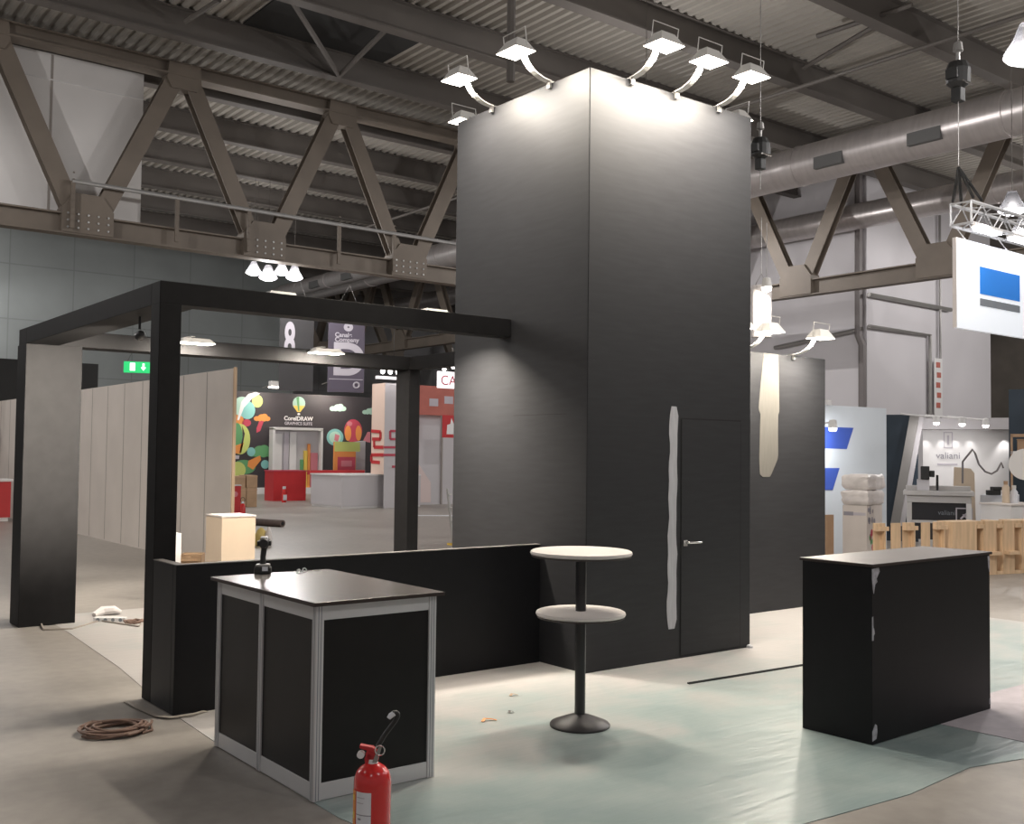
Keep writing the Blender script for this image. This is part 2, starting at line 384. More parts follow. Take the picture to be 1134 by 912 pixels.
# bracing between the two nearest beams, over a dark roof hatch
bm = bm_new(); p = pv(300, 30, PY[6]+.3); q = pv(470, 55, PY[6]+.3)
p = pv(270, 30, PY[7]-.3); q = pv(425, 62, PY[7]-.3); box(bm, p.x, PY[6]+.25, ROOF-.06, q.x, PY[7]-.25, ROOF-.02); struct('ceiling_hatch', bm, mat('dark_hatch', (.02, .02, .02), .8))
def brace(label, pts, r=.07):
    bm = bm_new()
    for a, b in zip(pts, pts[1:]): tube(bm, [a, b], r, 6)
    tag(obj('ceiling_brace', bm, 'purlin'), label, 'brace')
ym = (PY[5]+PY[6])/2
q = pv(376, 72, PY[7]-.2); qa = pv(318, 12, PY[6]+.2); qb = pv(432, 38, PY[6]+.2)
brace('short V-shaped steel brace under the roof hatch upper left', [(qa.x, PY[6]+.2, ROOF-.5), (q.x, PY[7]-.2, ROOF-.70), (qb.x, PY[6]+.2, ROOF-.5)])
qa = pv(205, 22, PY[7]-.2); qb = pv(240, 0, PY[6]+.2)
for lab, (xa, ya), (xb, yb) in (('slim roof brace crossing to the beam at top left', (205, 24), (243, 0)), ('slim roof brace right of the tower lamps', (890, 75), (970, 28)), ('slim roof brace near the sprinkler pipe top right', (905, 40), (1010, 5))):
    A = gz(xa, ya, ROOF-.45); Bq = gz(xb, yb, ROOF-.45); brace(lab, [A, Bq], .06)
# vertical post at roof above tower, sprinkler pipe
bm = bm_new(); p = pd(566, 0, 18); 
a = pu(850, 108, 15); b = pu(1134, 10, 15)
d = (b-a); bm = bm_new(); tube(bm, [(15, 30, a.z), (15, -8, a.z)], .05, 8); tag(obj('ceiling_pipe', bm, 'purlin'), 'thin pale sprinkler pipe crossing under the roof at upper right', 'pipe')
bm = bm_new(); p = pd(566, 30, 17); tube(bm, [(p.x, p.y, ROOF), (p.x, p.y, p.z-.9)], .07, 8); tag(obj('ceiling_post', bm, 'purlin'), 'dark vertical hanger post dropping from the roof above the tower lamps', 'post')

# spiral ducts
def duct(label, X, zc, r, y0, y1, vents=(), m='duct'):
    t = thing('ceiling_duct', label, 'air duct', (X, 0, zc))
    bm = bm_new(); tube(bm, [(0, y0, 0), (0, y1, 0)], r, 32); y = y0
    while y < y1: tube(bm, [(0, y, 0), (0, y+.06, 0)], r+.02, 32); y += 6.0
    obj('duct_tube', bm, m, t, smooth=True)
    for (px, py) in vents:
        q = pu(px, py, X-r*.6); B('vent_grille', -r-.02, q.y-.45, -.16-r*.35, -r*.55, q.y+.45, .16-r*.35, 'vent', t)
    return t
XD = 19.0
za = (pu(1134, 83, XD).z+pu(1134, 140, XD).z)/2; 
duct('large bright spiral air duct with two grilles running beside the tower at upper right', XD, 10.0, .56, -6, 46, ((922, 165), (1028, 150)))
duct('second pale air duct behind the right roof truss', 26.2, 10.15, .45, -2, 46)
q = pd(365, 310, 50); duct('pale air duct seen far off between the lamps and the pergola', q.x, q.z, .36, q.y-6, q.y+5, ((350, 308), (386, 301)))
q = pd(485, 280, 46); duct('short white air duct end beside the tower edge', q.x, q.z, .2, q.y-3, q.y+3)

# pipes on the pale block
def wallpipe(label, pts, r=.07, m='greymet'):
    bm = bm_new(); tube(bm, pts, r, 8); tag(obj('wall_mounted_pipe', bm, m), label, 'pipe')
cy = c.y-.15; cx = c.x-.15
wallpipe('thick vertical downpipe on the corner of the pale stair block', [(pu(951, 250, cx).x, pu(951, 250, cx).y, 12), (pu(951, 372, cx).x, pu(951, 372, cx).y, pu(951, 372, cx).z), pu(955, 382, cx), (pu(955, 470, cx).x, pu(955, 470, cx).y, 0)], .14, mat('pipe_dark', (.20, .18, .18), .5))
wallpipe('pipe bending down the pale stair block above the white booth', [pv(962, 361, cy), pv(1030, 371, cy), (pv(1030, 371, cy).x, cy, .2)], .07)
wallpipe('upper sloping pipe on the pale stair block', [pv(962, 326, cy), pv(1053, 343, cy)], .08)
wallpipe('pipe along the shaded side of the pale stair block', [pu(858, 385, cx), pu(955, 364, cx)], .08)
wallpipe('slim vertical cable pipe on the right of the stair block', [(pv(1041, 320, cy).x, cy, 11), (pv(1041, 320, cy).x, cy, .2)], .05)
q = pv(1036, 432, cy); 
t = thing('wall_sign', 'narrow white sign with red marks on the stair block pipe', 'sign', (q.x, cy-.1, q.z))
B('sign_plate', -.28, -.02, -1.0, .28, 0, 1.2, 'white', t)
bm = bm_new()
for k in range(5): box(bm, -.16+.05*(k % 2), -.03, .85-k*.38, .12+.05*(k % 2), -.02, 1.05-k*.38)
obj('red_marks', bm, 'salmon', t)

# ================================================================== THE BLACK STAND
# floor sheet of the stand
bm = bm_new()
pts = [(-3.13, -1.75), (-3.02, -2.55), (-2.6, -2.95), (-1.9, -3.06), (-1.2, -3.12), (-.6, -3.16), (.1, -3.10), (.55, -3.2), (1.2, -3.22), (2.5, -3.2), (5.6, -3.2), (5.6, 5.3), (-2.72, 5.3), (-2.76, 4.2), (-2.88, 2.3), (-3.06, .6), (-3.11, -.4)]
poly(bm, [(x, y, 0.0) for x, y in pts], (0, 0, .004))
tag(obj('floor_sheet', bm, film_mat()), 'teal-tinted plastic protection sheet covering the floor of the black stand', 'floor sheet')
bm = bm_new(); poly(bm, [(.84, -2.24, .004), (.88, -3.16, .004), (3.4, -3.16, .004), (3.4, -2.22, .004)], (0, 0, .003))
tag(obj('carpet_piece', bm, mat('lilac_grey_cover', (.44, .40, .43), .7, var=.10, scale=9)), 'pale lilac floor covering piece beside the plain black counter', 'carpet')
bm = bm_new(); bar(bm, (.39, -.73, .010), (1.70, -.80, .010), .022, .012); bar(bm, (.39, -.739, .017), (1.70, -.809, .017), .006, .006)
tag(obj('floor_strip', bm, 'blackmetal'), 'thin dark metal strip lying on the floor in front of the tower door', 'metal strip')

# --- tower
TW, TD, TH = 2.0055, 1.861, 4.852
t = thing('display_tower', 'tall black square tower with a door and grey filler streak', 'tower', (0, 0, 0))
bm = bm_new(); box(bm, 0, 0, .004, TW, TD, TH); obj('tower_body', bm, 'black', t, bevel=.006)
bm = bm_new(); box(bm, 1.080, -.0015, .02, 1.870, 0, 2.052); obj('door_gap', bm, 'black_gap', t)
d = B('door', 1.090, -.006, .03, 1.858, 0, 2.040, 'black', t)
bm = bm_new(); box(bm, 1.10, -.022, .955, 1.15, -.006, 1.005); tube(bm, [(1.125, -.02, .985), (1.125, -.055, .985), (1.14, -.062, .985), (1.285, -.062, .985)], .010, 10); obj('door_handle', bm, 'chrome', d, smooth=True)
bm = bm_new(); sl, sr = [], []
for k in range(25):
    z = .262+1.885*k/24; c0 = .98+.022*(k/24); w = .056+.004*math.sin(k*.9)
    if k in (0, 24): w *= .65
    j = .006*math.sin(k*1.7)
    sl.append((c0-w+j, -.0018, z)); sr.append((c0+w*.95+j*.5-(.012 if k > 8 else 0), -.0018, z))
for i in range(24):
    poly(bm, [sl[i], sr[i], sr[i+1], sl[i+1]], (0, .0018, 0))
obj('filler_streak', bm, 'filler', t)
bm = bm_new(); box(bm, -.0012, .25, 2.055, 0, .95, 2.06); obj('panel_seam', bm, 'black_gap', t)
bm = bm_new(); lathe(bm, [(.03, .004), (.028, .02), (.018, .03), (0, .03)], 8, c=(TW-.03, -.02, 0)); obj('corner_pad', bm, 'filler', t)

# --- rear black wall
t = thing('display_wall', 'lower black wall standing behind the tower with a cream filler streak', 'display wall', (0, 0, 0))
wy0 = 1.29
bm = bm_new(); box(bm, 2.01, wy0, .004, 4.955, wy0+.08, 2.89); obj('wall_panel', bm, 'black', t, bevel=.004)
bm = bm_new(); zz = [1.50, 1.53, 1.7, 1.75, 2.0, 2.2, 2.24, 2.27, 2.6, 2.885]
L_ = [3.80, 3.75, 3.74, 3.74, 3.75, 3.76, 3.73, 3.725, 3.77, 3.81]; R_ = [3.92, 3.95, 4.06, 4.07, 4.065, 4.07, 4.09, 4.09, 4.08, 4.07]
for i in range(len(zz)-1): poly(bm, [(L_[i], wy0-.003, zz[i]), (R_[i], wy0-.003, zz[i]), (R_[i+1], wy0-.003, zz[i+1]), (L_[i+1], wy0-.003, zz[i+1])], (0, .003, 0))
obj('filler_streak', bm, 'filler2', t)

# --- pergola
K['black_perg'] = mat('black_painted_frame', (.016, .0155, .0162), .62, var=.10, scale=9, spec=.10)
UA, VA, VL, HL, HP = -3.083, .998, .562, .973, 2.901
VB, TB, WB = 4.701, .344, .525
t = thing('pergola', 'black open pergola frame with wide far pillar and slim posts', 'pergola', (0, 0, 0))
bw = .165
B('front_post', UA, VA, .004, UA+.155, VA+.174, HP-.155, 'black_perg', t, .004)
B('rear_pillar', UA, VB, .004, UA+WB, VB+TB, HP-.155, 'black_perg', t, .004)
cx0 = 1.30
B('rear_post', cx0, VB, .004, cx0+.16, VB+.30, HP-.155, 'black_perg', t, .004)
B('front_beam', UA, VA, HP-.157, -.002, VA+.174, HP, 'black_perg', t, .004)
B('side_beam', UA, VA+.174, HP-.157, UA+.30, VB, HP, 'black_perg', t, .004)
B('rear_beam', UA+.0, VB, HP-.157, cx0+.16, VB+.30, HP, 'black_perg', t, .004)
B('cross_beam', cx0, TD+.02, HP-.157, cx0+.16, VB, HP, 'black_perg', t, .004)

# --- low wall of the pergola
t = thing('low_wall', 'low black wall running from the pergola post to the tower', 'low wall', (0, 0, 0))
bm = bm_new()
box(bm, UA, VL, .004, -.004, VL+.06, HL); obj('front_panel', bm, 'black_cnt', t, .003)
bm = bm_new(); box(bm, UA, VL+.06, .004, UA+.06, VA-.003, HL); obj('return_panel', bm, 'black_cnt', t, .003)
bm = bm_new(); box(bm, UA-.002, VL-.002, HL, -.004, VL+.062, HL+.006); box(bm, UA-.002, VL+.062, HL, UA+.062, VA-.003, HL+.006); obj('top_edge', bm, mat('pale_edge', (.12, .11, .105), .5), t)  # top strip paler than the wall panels below

# ------------------------------------------------------------------ floodlights on brackets
def make_flood(label, group=None):
    """local: clamp at origin on the wall top edge, outward = -Y, up = Z"""
    t = thing('spotlight', label, 'floodlight', group=group)
    bm = bm_new(); box(bm, -.02, -.03, .001, .02, .05, .014); box(bm, -.02, -.03, -.05, .02, -.008, .002); obj('clamp', bm, 'greymet', t)
    pts = []
    for k in range(9):
        a = k/8; pts.append((0, -.02-.28*math.sin(a*PI/2*.9), -.004+.012+.155*(1-math.cos(a*PI/2*1.05))))
    bm = bm_new(); tube(bm, pts, .01, flat=(.065, .008)); obj('arm', bm, 'lampwhite', t)
    # head: open trapezoid reflector, lens facing down
    hz, hy = .165, -.38
    bm = bm_new(); top = [(-.075, hy-.045, hz+.10), (.075, hy-.045, hz+.10), (.075, hy+.045, hz+.10), (-.075, hy+.045, hz+.10)]
    bot = [(-.135, hy-.105, hz), (.135, hy-.105, hz), (.135, hy+.105, hz), (-.135, hy+.105, hz)]
    tv = [bm.verts.new(p) for p in top]; bv = [bm.verts.new(p) for p in bot]; bm.faces.new(tv)
    for i in range(4): bm.faces.new((bv[i], bv[(i+1) % 4], tv[(i+1) % 4], tv[i]))
    h = obj('lamp_housing', bm, 'lampwhite', t)
    bm = bm_new(); box(bm, -.128, hy-.098, hz-.004, .128, hy+.098, hz+.002); obj('lens', bm, 'flood', h)
    bm = bm_new(); tube(bm, [(-.145, hy, hz+.02), (-.145, hy-.02, hz+.17), (.145, hy-.02, hz+.17), (.145, hy, hz+.02)], .005, 6); obj('yoke', bm, 'lampwhite', t)
    bm = bm_new(); tube(bm, [(0, -.285, .160), (0, hy+.09, hz+.03)], .012, 6); obj('bracket', bm, 'greymet', t)
    return t
F0 = None
def flood(label, loc, rz, power, group=None, tilt=-.06, warm=WARM):
    global F0
    if F0 is None: F0 = make_flood(label); o = F0; o.location = loc; o.rotation_euler = (0, 0, rz)
    else: o = dup(F0, loc, rz, label)
    out = Vector((math.sin(rz), -math.cos(rz), 0))
    p = Vector(loc) + out*.38 + Vector((0, 0, .165-.012))
    area('lamp_light', p, -out*tilt + Vector((0, 0, -1)), power, .24, .18, warm)
    return o
FP = 78
flood('floodlight on the tower front edge nearest its front corner', (.455, 0, TH), 0, FP)
flood('middle floodlight of the three on the tower front edge', (.99, 0, TH), 0, FP)
flood('floodlight on the tower front edge nearest the right end', (1.54, 0, TH), 0, FP*.8)
flood('floodlight on the tower left edge nearest its front corner', (0, .49, TH), -PI/2, FP)
flood('floodlight on the tower left edge nearest the pergola back', (0, 1.30, TH), -PI/2, FP*.85)
flood('floodlight low past the right rear corner of the tower', (TW+.002, .50, TH-.0), PI/2, FP*.6)
flood('floodlight mostly hidden behind the left rear corner of the tower', (.35, TD, TH), PI, FP*.6)
flood('floodlight on the bare end of the lower black wall', (4.33, wy0, 2.893), 0, 85)
flood('floodlight on the lower black wall above the cream streak', (3.44, wy0, 2.893), 0, 42)
flood('floodlight on the lower black wall nearest the tower side', (2.95, wy0, 2.893), 0, 40)
def beam_flood(label, X, power):
    t = thing('spotlight', label, 'floodlight', (X, VB, HP))
    B('clamp', -.02, -.03, .001, .02, .05, .014, 'greymet', t)
    bm = bm_new(); tube(bm, [(0, -.02, .012), (0, -.14, .016), (0, -.24, .012)], .01, flat=(.05, .008)); obj('arm', bm, 'lampwhite', t)
    bm = bm_new(); hz, hy = -.065, -.30
    tv = [bm.verts.new(p) for p in ((-.14, hy-.05, hz+.05), (.14, hy-.05, hz+.05), (.14, hy+.05, hz+.05), (-.14, hy+.05, hz+.05))]
    bv = [bm.verts.new(p) for p in ((-.19, hy-.10, hz), (.19, hy-.10, hz), (.19, hy+.10, hz), (-.19, hy+.10, hz))]; bm.faces.new(tv)
    for i in range(4): bm.faces.new((bv[i], bv[(i+1) % 4], tv[(i+1) % 4], tv[i]))
    h = obj('lamp_housing', bm, 'lampwhite', t); B('lens', -.18, hy-.09, hz-.004, .18, hy+.09, hz+.002, 'flood', h)
    area('lamp_light', (X, VB+hy, HP+hz-.012), (0, .55, -1), power, .3, .16, WARM)
beam_flood('floodlight on the pergola rear beam near the front post', -1.52, 115)
beam_flood('floodlight on the pergola rear beam nearer the tower', .0, 115)

# small fixtures inside the pergola
def small_lamp(label, loc, aim, power, ang, blend=.6, vis='flood'):
    t = thing('spotlight', label, 'spotlight', loc)
    q = Vector(aim).normalized(); M = q.to_track_quat('-Z', 'Y').to_matrix().to_4x4()
    bm = bm_new(); lathe(bm, [(.02, .06), (.032, .04), (.036, -.01)], 16, M=M); obj('lamp_housing', bm, 'blackmetal', t, smooth=True)
    bm = bm_new(); lathe(bm, [(0, -.04), (.022, -.034), (.032, -.010)], 16, M=M); obj('lens', bm, vis, t)
    bm = bm_new(); tube(bm, [(0, 0, .05), (0, 0, .147)], .01, 6); obj('bracket', bm, 'blackmetal', t)
    spot('lamp_light', Vector(loc)+q*.05, q, power, ang, blend, WARM, .03)
def inner_flood(label, X, power):
    t = thing('spotlight', label, 'floodlight', (X, VA+.174, HP))
    bm = bm_new(); box(bm, -.02, -.05, .001, .02, .03, .012); obj('clamp', bm, 'greymet', t)
    bm = bm_new(); tube(bm, [(0, 0, .012), (0, .06, .02), (0, .12, .03)], .01, flat=(.05, .008)); obj('arm', bm, 'lampwhite', t)
    bm = bm_new(); hz, hy = -.015, .17
    tv = [bm.verts.new(p) for p in ((-.10, hy-.05, hz+.08), (.10, hy-.05, hz+.08), (.10, hy+.05, hz+.08), (-.10, hy+.05, hz+.08))]
    bv = [bm.verts.new(p) for p in ((-.16, hy-.08, hz), (.16, hy-.08, hz), (.16, hy+.08, hz), (-.16, hy+.08, hz))]; bm.faces.new(tv)
    for i in range(4): bm.faces.new((bv[i], bv[(i+1) % 4], tv[(i+1) % 4], tv[i]))
    h = obj('lamp_housing', bm, 'lampwhite', t); B('lens', -.15, hy-.07, hz-.004, .15, hy+.07, hz+.002, 'flood', h)
    area('lamp_light', (X, VA+.174+hy, HP+hz-.012), (.15, .02, -1), power, .26, .09, WARM, spread=math.radians(125))
inner_flood('floodlight peeking over the front pergola beam nearest the tower', -.58, 75)
inner_flood('floodlight peeking over the middle of the front pergola beam', -2.02, 22)
small_lamp('small bright lamp under the side pergola beam', (UA+.15, 1.86, HP-.305), (.02, 1, -.24), 2400, math.radians(54), .9)

# ------------------------------------------------------------------ white-framed counter
WX0, WX1, WY0, WY1, WZ = -3.135, -2.42, -1.49, -.245, .965
t = thing('counter', 'black panelled counter with aluminium frame and dark glossy top', 'counter', (WX0, WY0, .004))
w, dp, hz = WX1-WX0, WY1-WY0, WZ-.004
fr = .045
def post(x, y, name='frame_post'):
    bm = bm_new(); box(bm, x, y, 0, x+fr, y+fr, hz)
    # two shallow grooves on the outer faces
    o = obj(name, bm, 'alu', t, .004)
    bm = bm_new()
    for q in (.014, .029):
        box(bm, x+q-.002, y-.0008, .005, x+q+.002, y, hz-.005); box(bm, x-.0008, y+q-.002, .005, x, y+q+.002, hz-.005)
    obj('groove', bm, 'printgrey', o)
for x_ in (0, w-fr):
    for y_ in (0, dp-fr): post(x_, y_)
post(0, dp*.50)
def rail(x0, y0, x1, y1, z0, z1): B('frame_rail', x0, y0, z0, x1, y1, z1, 'alu', t, .002)
mid = dp*.50
for z0, z1 in ((hz-.075, hz), (.002, .085)):
    rail(fr, .006, w-fr, fr-.006, z0, z1); rail(fr, dp-fr+.006, w-fr, dp-.006, z0, z1); rail(w-fr+.006, fr, w-.006, dp-fr, z0, z1)
    rail(.006, fr, fr-.006, mid, z0, z1); rail(.006, mid+fr, fr-.006, dp-fr, z0, z1)
kb = mat('black_infill_panel', (.010, .009, .009), .45, var=.12, scale=7, spec=.28)
B('panel', fr, .012, .085, w-fr, .03, hz-.075, kb, t); B('panel', fr, dp-.03, .085, w-fr, dp-.012, hz-.075, kb, t); B('panel', w-.03, fr, .085, w-.012, dp-fr, hz-.075, kb, t)
B('panel', .012, fr, .085, .03, mid, hz-.075, kb, t); B('panel', .012, mid+fr, .085, .03, dp-fr, hz-.075, kb, t)
tp = B('counter_top', -.03, -.03, hz, w+.03, dp+.03, hz+.020, 'top_lam', t, .002)
bm = bm_new(); z0, z1 = hz+.0005, hz+.0175
for a in ((-.0312, -.0312, w+.0312, -.03), (-.0312, dp+.03, w+.0312, dp+.0312), (-.0312, -.03, -.03, dp+.03), (w+.03, -.03, w+.0312, dp+.03)): box(bm, a[0], a[1], z0, a[2], a[3], z1)
obj('edge_band', bm, 'edge', tp)
CT = WZ+.020

# cordless screwdriver standing on the counter
p = gz(291, 635, CT)
t = thing('cordless_drill', 'black cordless drill standing upright on its battery on the glossy counter', 'drill', (p.x, p.y, CT), YAW*-1+PI*.05)
bm = bm_new(); box(bm, -.05, -.036, 0, .05, .036, .044); obj('battery', bm, 'rubber', t, .008)
bm = bm_new(); box(bm, -.042, -.032, .044, .042, .032, .060); obj('battery_shoe', bm, 'greymet', t, .006)
B('battery_label', -.002, -.0375, .020, .032, -.036, .046, 'paper', t)
bm = bm_new(); tube(bm, [(0, 0, .058), (-.001, .002, .10), (.004, .004, .15), (.007, .004, .172)], [.019, .0165, .018, .026], 14); obj('handle', bm, 'rubber', t, smooth=True)
bm = bm_new(); tube(bm, [(.006, -.055, .188), (.006, -.035, .188), (.006, .03, .190), (.006, .05, .190)], [.024, .033, .034, .028], 16); h = obj('motor_housing', bm, 'rubber', t, smooth=True)
bm = bm_new(); tube(bm, [(.006, .05, .190), (.006, .085, .190), (.006, .10, .190)], [.020, .018, .008], 12); obj('chuck', bm, 'greymet', h, smooth=True)
bm = bm_new(); box(bm, -.016, -.03, .214, .026, .02, .224); obj('speed_switch', bm, 'paper', h, .003)
bm = bm_new(); box(bm, -.035, -.04, .170, -.022, .01, .20); box(bm, .034, -.04, .172, .048, .01, .20); obj('side_vent', bm, 'rubber', h, .003)
for i, (px, py, lab) in enumerate(((331, 634, 'clear plastic clip on the counter nearest the drill'), (337, 632.6, 'second clear plastic clip past the drill on the counter'), (351, 632, 'flat grey screw bit lying on the counter far from the drill'))):
    p = gz(px, py, CT); bm = bm_new()
    if i < 2: tube(bm, [(-.012, 0, .004), (-.008, .004, .018), (.004, .004, .022), (.012, -.004, .012), (.014, -.004, .004)], .004, 6); box(bm, -.014, -.006, 0, .016, .006, .004)
    else: tube(bm, [(-.03, 0, .004), (.02, .003, .004)], .0035, 6); lathe(bm, [(.006, 0), (.006, .008), (0, .009)], 6, c=(.022, .003, 0))
    tag(obj('plastic_clip' if i < 2 else 'screw_bit', bm, 'glassbit' if i < 2 else 'greymet', loc=(p.x, p.y, CT)), lab, 'clip' if i < 2 else 'bit')

# ------------------------------------------------------------------ plain black counter
A_ = gz(966, 826); L2 = gz(885, 808); R2 = gz(1097, 785.5)
ang = math.atan2(R2.y-A_.y, R2.x-A_.x); cw = (R2-A_).to_2d().length; cd = (L2-A_).to_2d().length
t = thing('counter', 'plain black counter with chipped pale corners and a matt dark top', 'counter', (A_.x, A_.y, .007), ang)
ch = 1.062
bm = bm_new(); box(bm, 0, 0, 0, cw, cd, ch); obj('counter_body', bm, 'black_cnt', t, .003)
tp = B('counter_top', -.012, -.012, ch, cw+.012, cd+.012, ch+.018, 'top_lam2', t, .002)
bm = bm_new(); box(bm, -.013, -.013, ch+.0005, cw+.013, -.012, ch+.015); box(bm, -.013, -.012, ch+.0005, -.012, cd+.012, ch+.015); obj('edge_band', bm, 'edge', tp)
def chip(pts, name='chipped_corner'):
    bm = bm_new(); poly(bm, [(x, -.0012, z) for x, z in pts], (0, .0012, 0)); obj(name, bm, 'chip', t)
chip([(0, 1.05), (.075, 1.055), (.085, 1.03), (.05, .99), (.06, .97), (.035, .955), (.02, .90), (.008, .93), (0, .99)])
chip([(0, .76), (.012, .765), (.014, .70), (.022, .69), (.03, .66), (.018, .65), (.016, .62), (0, .62)])
chip([(0, .02), (.045, .03), (.055, .07), (.05, .11), (.03, .12), (.01, .09), (0, .08)])
chip([(cw, 1.05), (cw-.03, 1.05), (cw-.02, .97), (cw-.006, .94), (cw, .94)])
chip([(cw, .03), (cw-.02, .035), (cw-.015, .07), (cw, .08)])

# ------------------------------------------------------------------ two-tier bistro table
p = gz(642, 804)
t = thing('bar_table', 'round white two-tier bar table on a black pole beside the tower', 'table', (p.x, p.y, .004))
bm = bm_new(); lathe(bm, [(.190, 0), (.192, .012), (.185, .022), (.12, .048), (.06, .070), (.040, .078), (0, .078)], 48); obj('base', bm, 'castiron', t, smooth=True)
bm = bm_new(); lathe(bm, [(.034, .07), (.034, 1.08)], 24); obj('pole', bm, 'blackmetal', t, smooth=True)
def disc(z, r, name):
    bm = bm_new(); lathe(bm, [(r-.02, z), (r-.006, z+.004), (r, z+.014), (r-.004, z+.026), (r-.016, z+.032), (0, z+.032)], 56); o = obj(name, bm, 'white_top', t, smooth=True)
    bm = bm_new(); lathe(bm, [(.0, z-.012), (r*.97, z-.008), (r*.985, z), (0, z)], 48); obj('underside', bm, mat('dark_underside', (.045, .03, .028), .6), o)
disc(1.080, .328, 'table_top'); disc(.695, .288, 'lower_shelf')
bm = bm_new(); lathe(bm, [(.045, .65), (.06, .682), (0, .682)], 20); obj('shelf_collar', bm, 'blackmetal', t)

# ------------------------------------------------------------------ fire extinguisher in front
p = gz(411, 957)
t = thing('fire_extinguisher', 'red fire extinguisher with white label standing in the near foreground', 'fire extinguisher', (p.x, p.y, .0), -YAW); t.scale = (1, 1, .93); EXT = t
R = .079
bm = bm_new(); lathe(bm, [(.070, 0), (.074, .01), (R, .03), (R, .365), (R*.97, .392), (R*.86, .418), (R*.66, .438), (.034, .450), (.026, .455), (0, .455)], 48); obj('cylinder_body', bm, 'red', t, smooth=True)
bm = bm_new(); lathe(bm, [(.080, 0), (.082, .004), (.082, .03), (.079, .032)], 40); obj('base_ring', bm, 'rubber', t, smooth=True)
bm = bm_new(); lathe(bm, [(.030, .448), (.030, .478), (.022, .484), (.020, .50), (0, .50)], 20); obj('neck_collar', bm, 'white', t, smooth=True)
def decal(name, a0, a1, z0, z1, m, r=R+.0008):
    bm = bm_new(); n = 14; lo = []; hi = []
    for k in range(n+1):
        a = math.radians(a0+(a1-a0)*k/n); q = (r*math.sin(a), -r*math.cos(a))
        lo.append(bm.verts.new((q[0], q[1], z0))); hi.append(bm.verts.new((q[0], q[1], z1)))
    for k in range(n): bm.faces.new((lo[k], lo[k+1], hi[k+1], hi[k]))
    return obj(name, bm, m, t)
l = decal('label', -48, 4, .03, .345, 'paper')
decal('label_line', -48, 4, .243, .247, 'letterdark', R+.0014)
bm = bm_new()
decal('printed_lines', -44, -16, .318, .322, 'lettergrey', R+.0014); decal('printed_lines', -44, -20, .295, .299, 'lettergrey', R+.0014); decal('printed_lines', -40, -28, .222, .230, 'letterdark', R+.0014); decal('printed_lines', -44, -8, .195, .199, 'lettergrey', R+.0014); decal('printed_lines', -44, -12, .17, .174, 'lettergrey', R+.0014)
decal('orange_label', -78, -52, .10, .345, 'orange'); decal('orange_label_text', -72, -58, .30, .325, 'yellow', R+.0014); decal('orange_label_text', -72, -58, .22, .25, 'yellow', R+.0014)
bm = bm_new(); poly(bm, [(-.055, -.016, .565), (.0, -.016, .555), (.028, -.016, .535), (.028, -.016, .520), (-.01, -.016, .535), (-.055, -.016, .55)], (0, .032, 0)); obj('squeeze_lever', bm, 'redflat', t, .003)
bm = bm_new(); poly(bm, [(-.02, -.014, .49), (.022, -.014, .49), (.030, -.014, .535), (.01, -.014, .545), (-.022, -.014, .55), (-.030, -.014, .52)], (0, .028, 0)); obj('valve', bm, 'redflat', t, .003)
bm = bm_new(); poly(bm, [(-.03, -.014, .478), (-.035, -.014, .505), (-.018, -.014, .53), (.0, -.014, .52), (-.005, -.014, .478)], (0, .028, 0)); obj('carry_handle', bm, 'redflat', t, .003)
bm = bm_new(); lathe(bm, [(.016, -.012), (.016, .012), (0, .012)], 16, M=Matrix.Translation((-.05, -.004, .520)) @ Matrix.Rotation(PI/2, 4, 'X')); obj('pressure_gauge', bm, 'white', t)
bm = bm_new(); tube(bm, [(.032+.020*math.cos(2*PI*k/16), -.024, .545+.022*math.sin(2*PI*k/16)) for k in range(17)], .003, 6); obj('safety_pin_ring', bm, 'chrome', t)
bm = bm_new(); poly(bm, [(.0, -.022, .49), (.02, -.022, .49), (.040, -.022, .56), (.028, -.022, .565)], (0, .004, 0)); obj('pin_tag', bm, 'greymet', t)
hp = [(.015, .01, .52), (.022, .015, .56), (.045, .02, .62), (.070, .02, .67), (.093, .02, .715), (.104, .02, .745), (.104, .02, .762), (.096, .02, .772), (.083, .018, .768)]
hp = [(x_*.96, y_, .50+(z_-.52)*.70) for x_, y_, z_ in hp]
bm = bm_new(); tube(bm, hp, .0105, 12); hs = obj('hose', bm, 'rubber', t, smooth=True)
bm = bm_new(); tube(bm, [(.086, .019, .672), (.071, .016, .662), (.062, .014, .650)], [.0125, .0125, .009], 12); obj('nozzle', bm, 'paper', hs, smooth=True)

for ch_ in EXT.children:
    if ch_.name.split('.')[0] in ('squeeze_lever', 'valve', 'carry_handle', 'pressure_gauge', 'safety_pin_ring', 'pin_tag', 'neck_collar'): ch_.location.z = -.028
# ------------------------------------------------------------------ things on the floor near the stand
def coil(label, c, rx, ry, n, seed):
    rnd = random.Random(seed); pts = []
    N = n*26
    for k in range(N):
        a = 2*PI*k/26; turn = k/26
        rr = 1-.13*((turn*1.7) % 3)+.05*math.sin(turn*2.3+a)
        pts.append((c[0]+rx*rr*math.cos(a)+.012*math.sin(turn*3.1), c[1]+ry*rr*math.sin(a)+.012*math.cos(turn*2), .010+.011*(turn % 3)+.006*math.sin(a*2+turn)))
    pts += [(c[0]+rx*1.02, c[1]-.03, .012), (c[0]+rx*.9, c[1]-.12, .010), (c[0]+rx*.55, c[1]-ry*.8, .010)]
    bm = bm_new(); tube(bm, pts, .0085, 7); return tag(obj('cable_coil', bm, 'cord', smooth=True), label, 'cable')
coil('coil of brown cable lying on the bare concrete left of the counter', (-3.50, .40), .205, .19, 9, 1)
bm = bm_new(); tube(bm, [(-3.20, 1.12, .006), (-3.19, .85, .009), (-3.17, .60, .010), (-3.12, .505, .012), (-3.0, .49, .012), (-2.87, .545, .010)], .01, flat=(.045, .004)); tag(obj('cable_strip', bm, 'cablegrey'), 'flat grey cable strip curling around the foot of the low wall', 'cable')
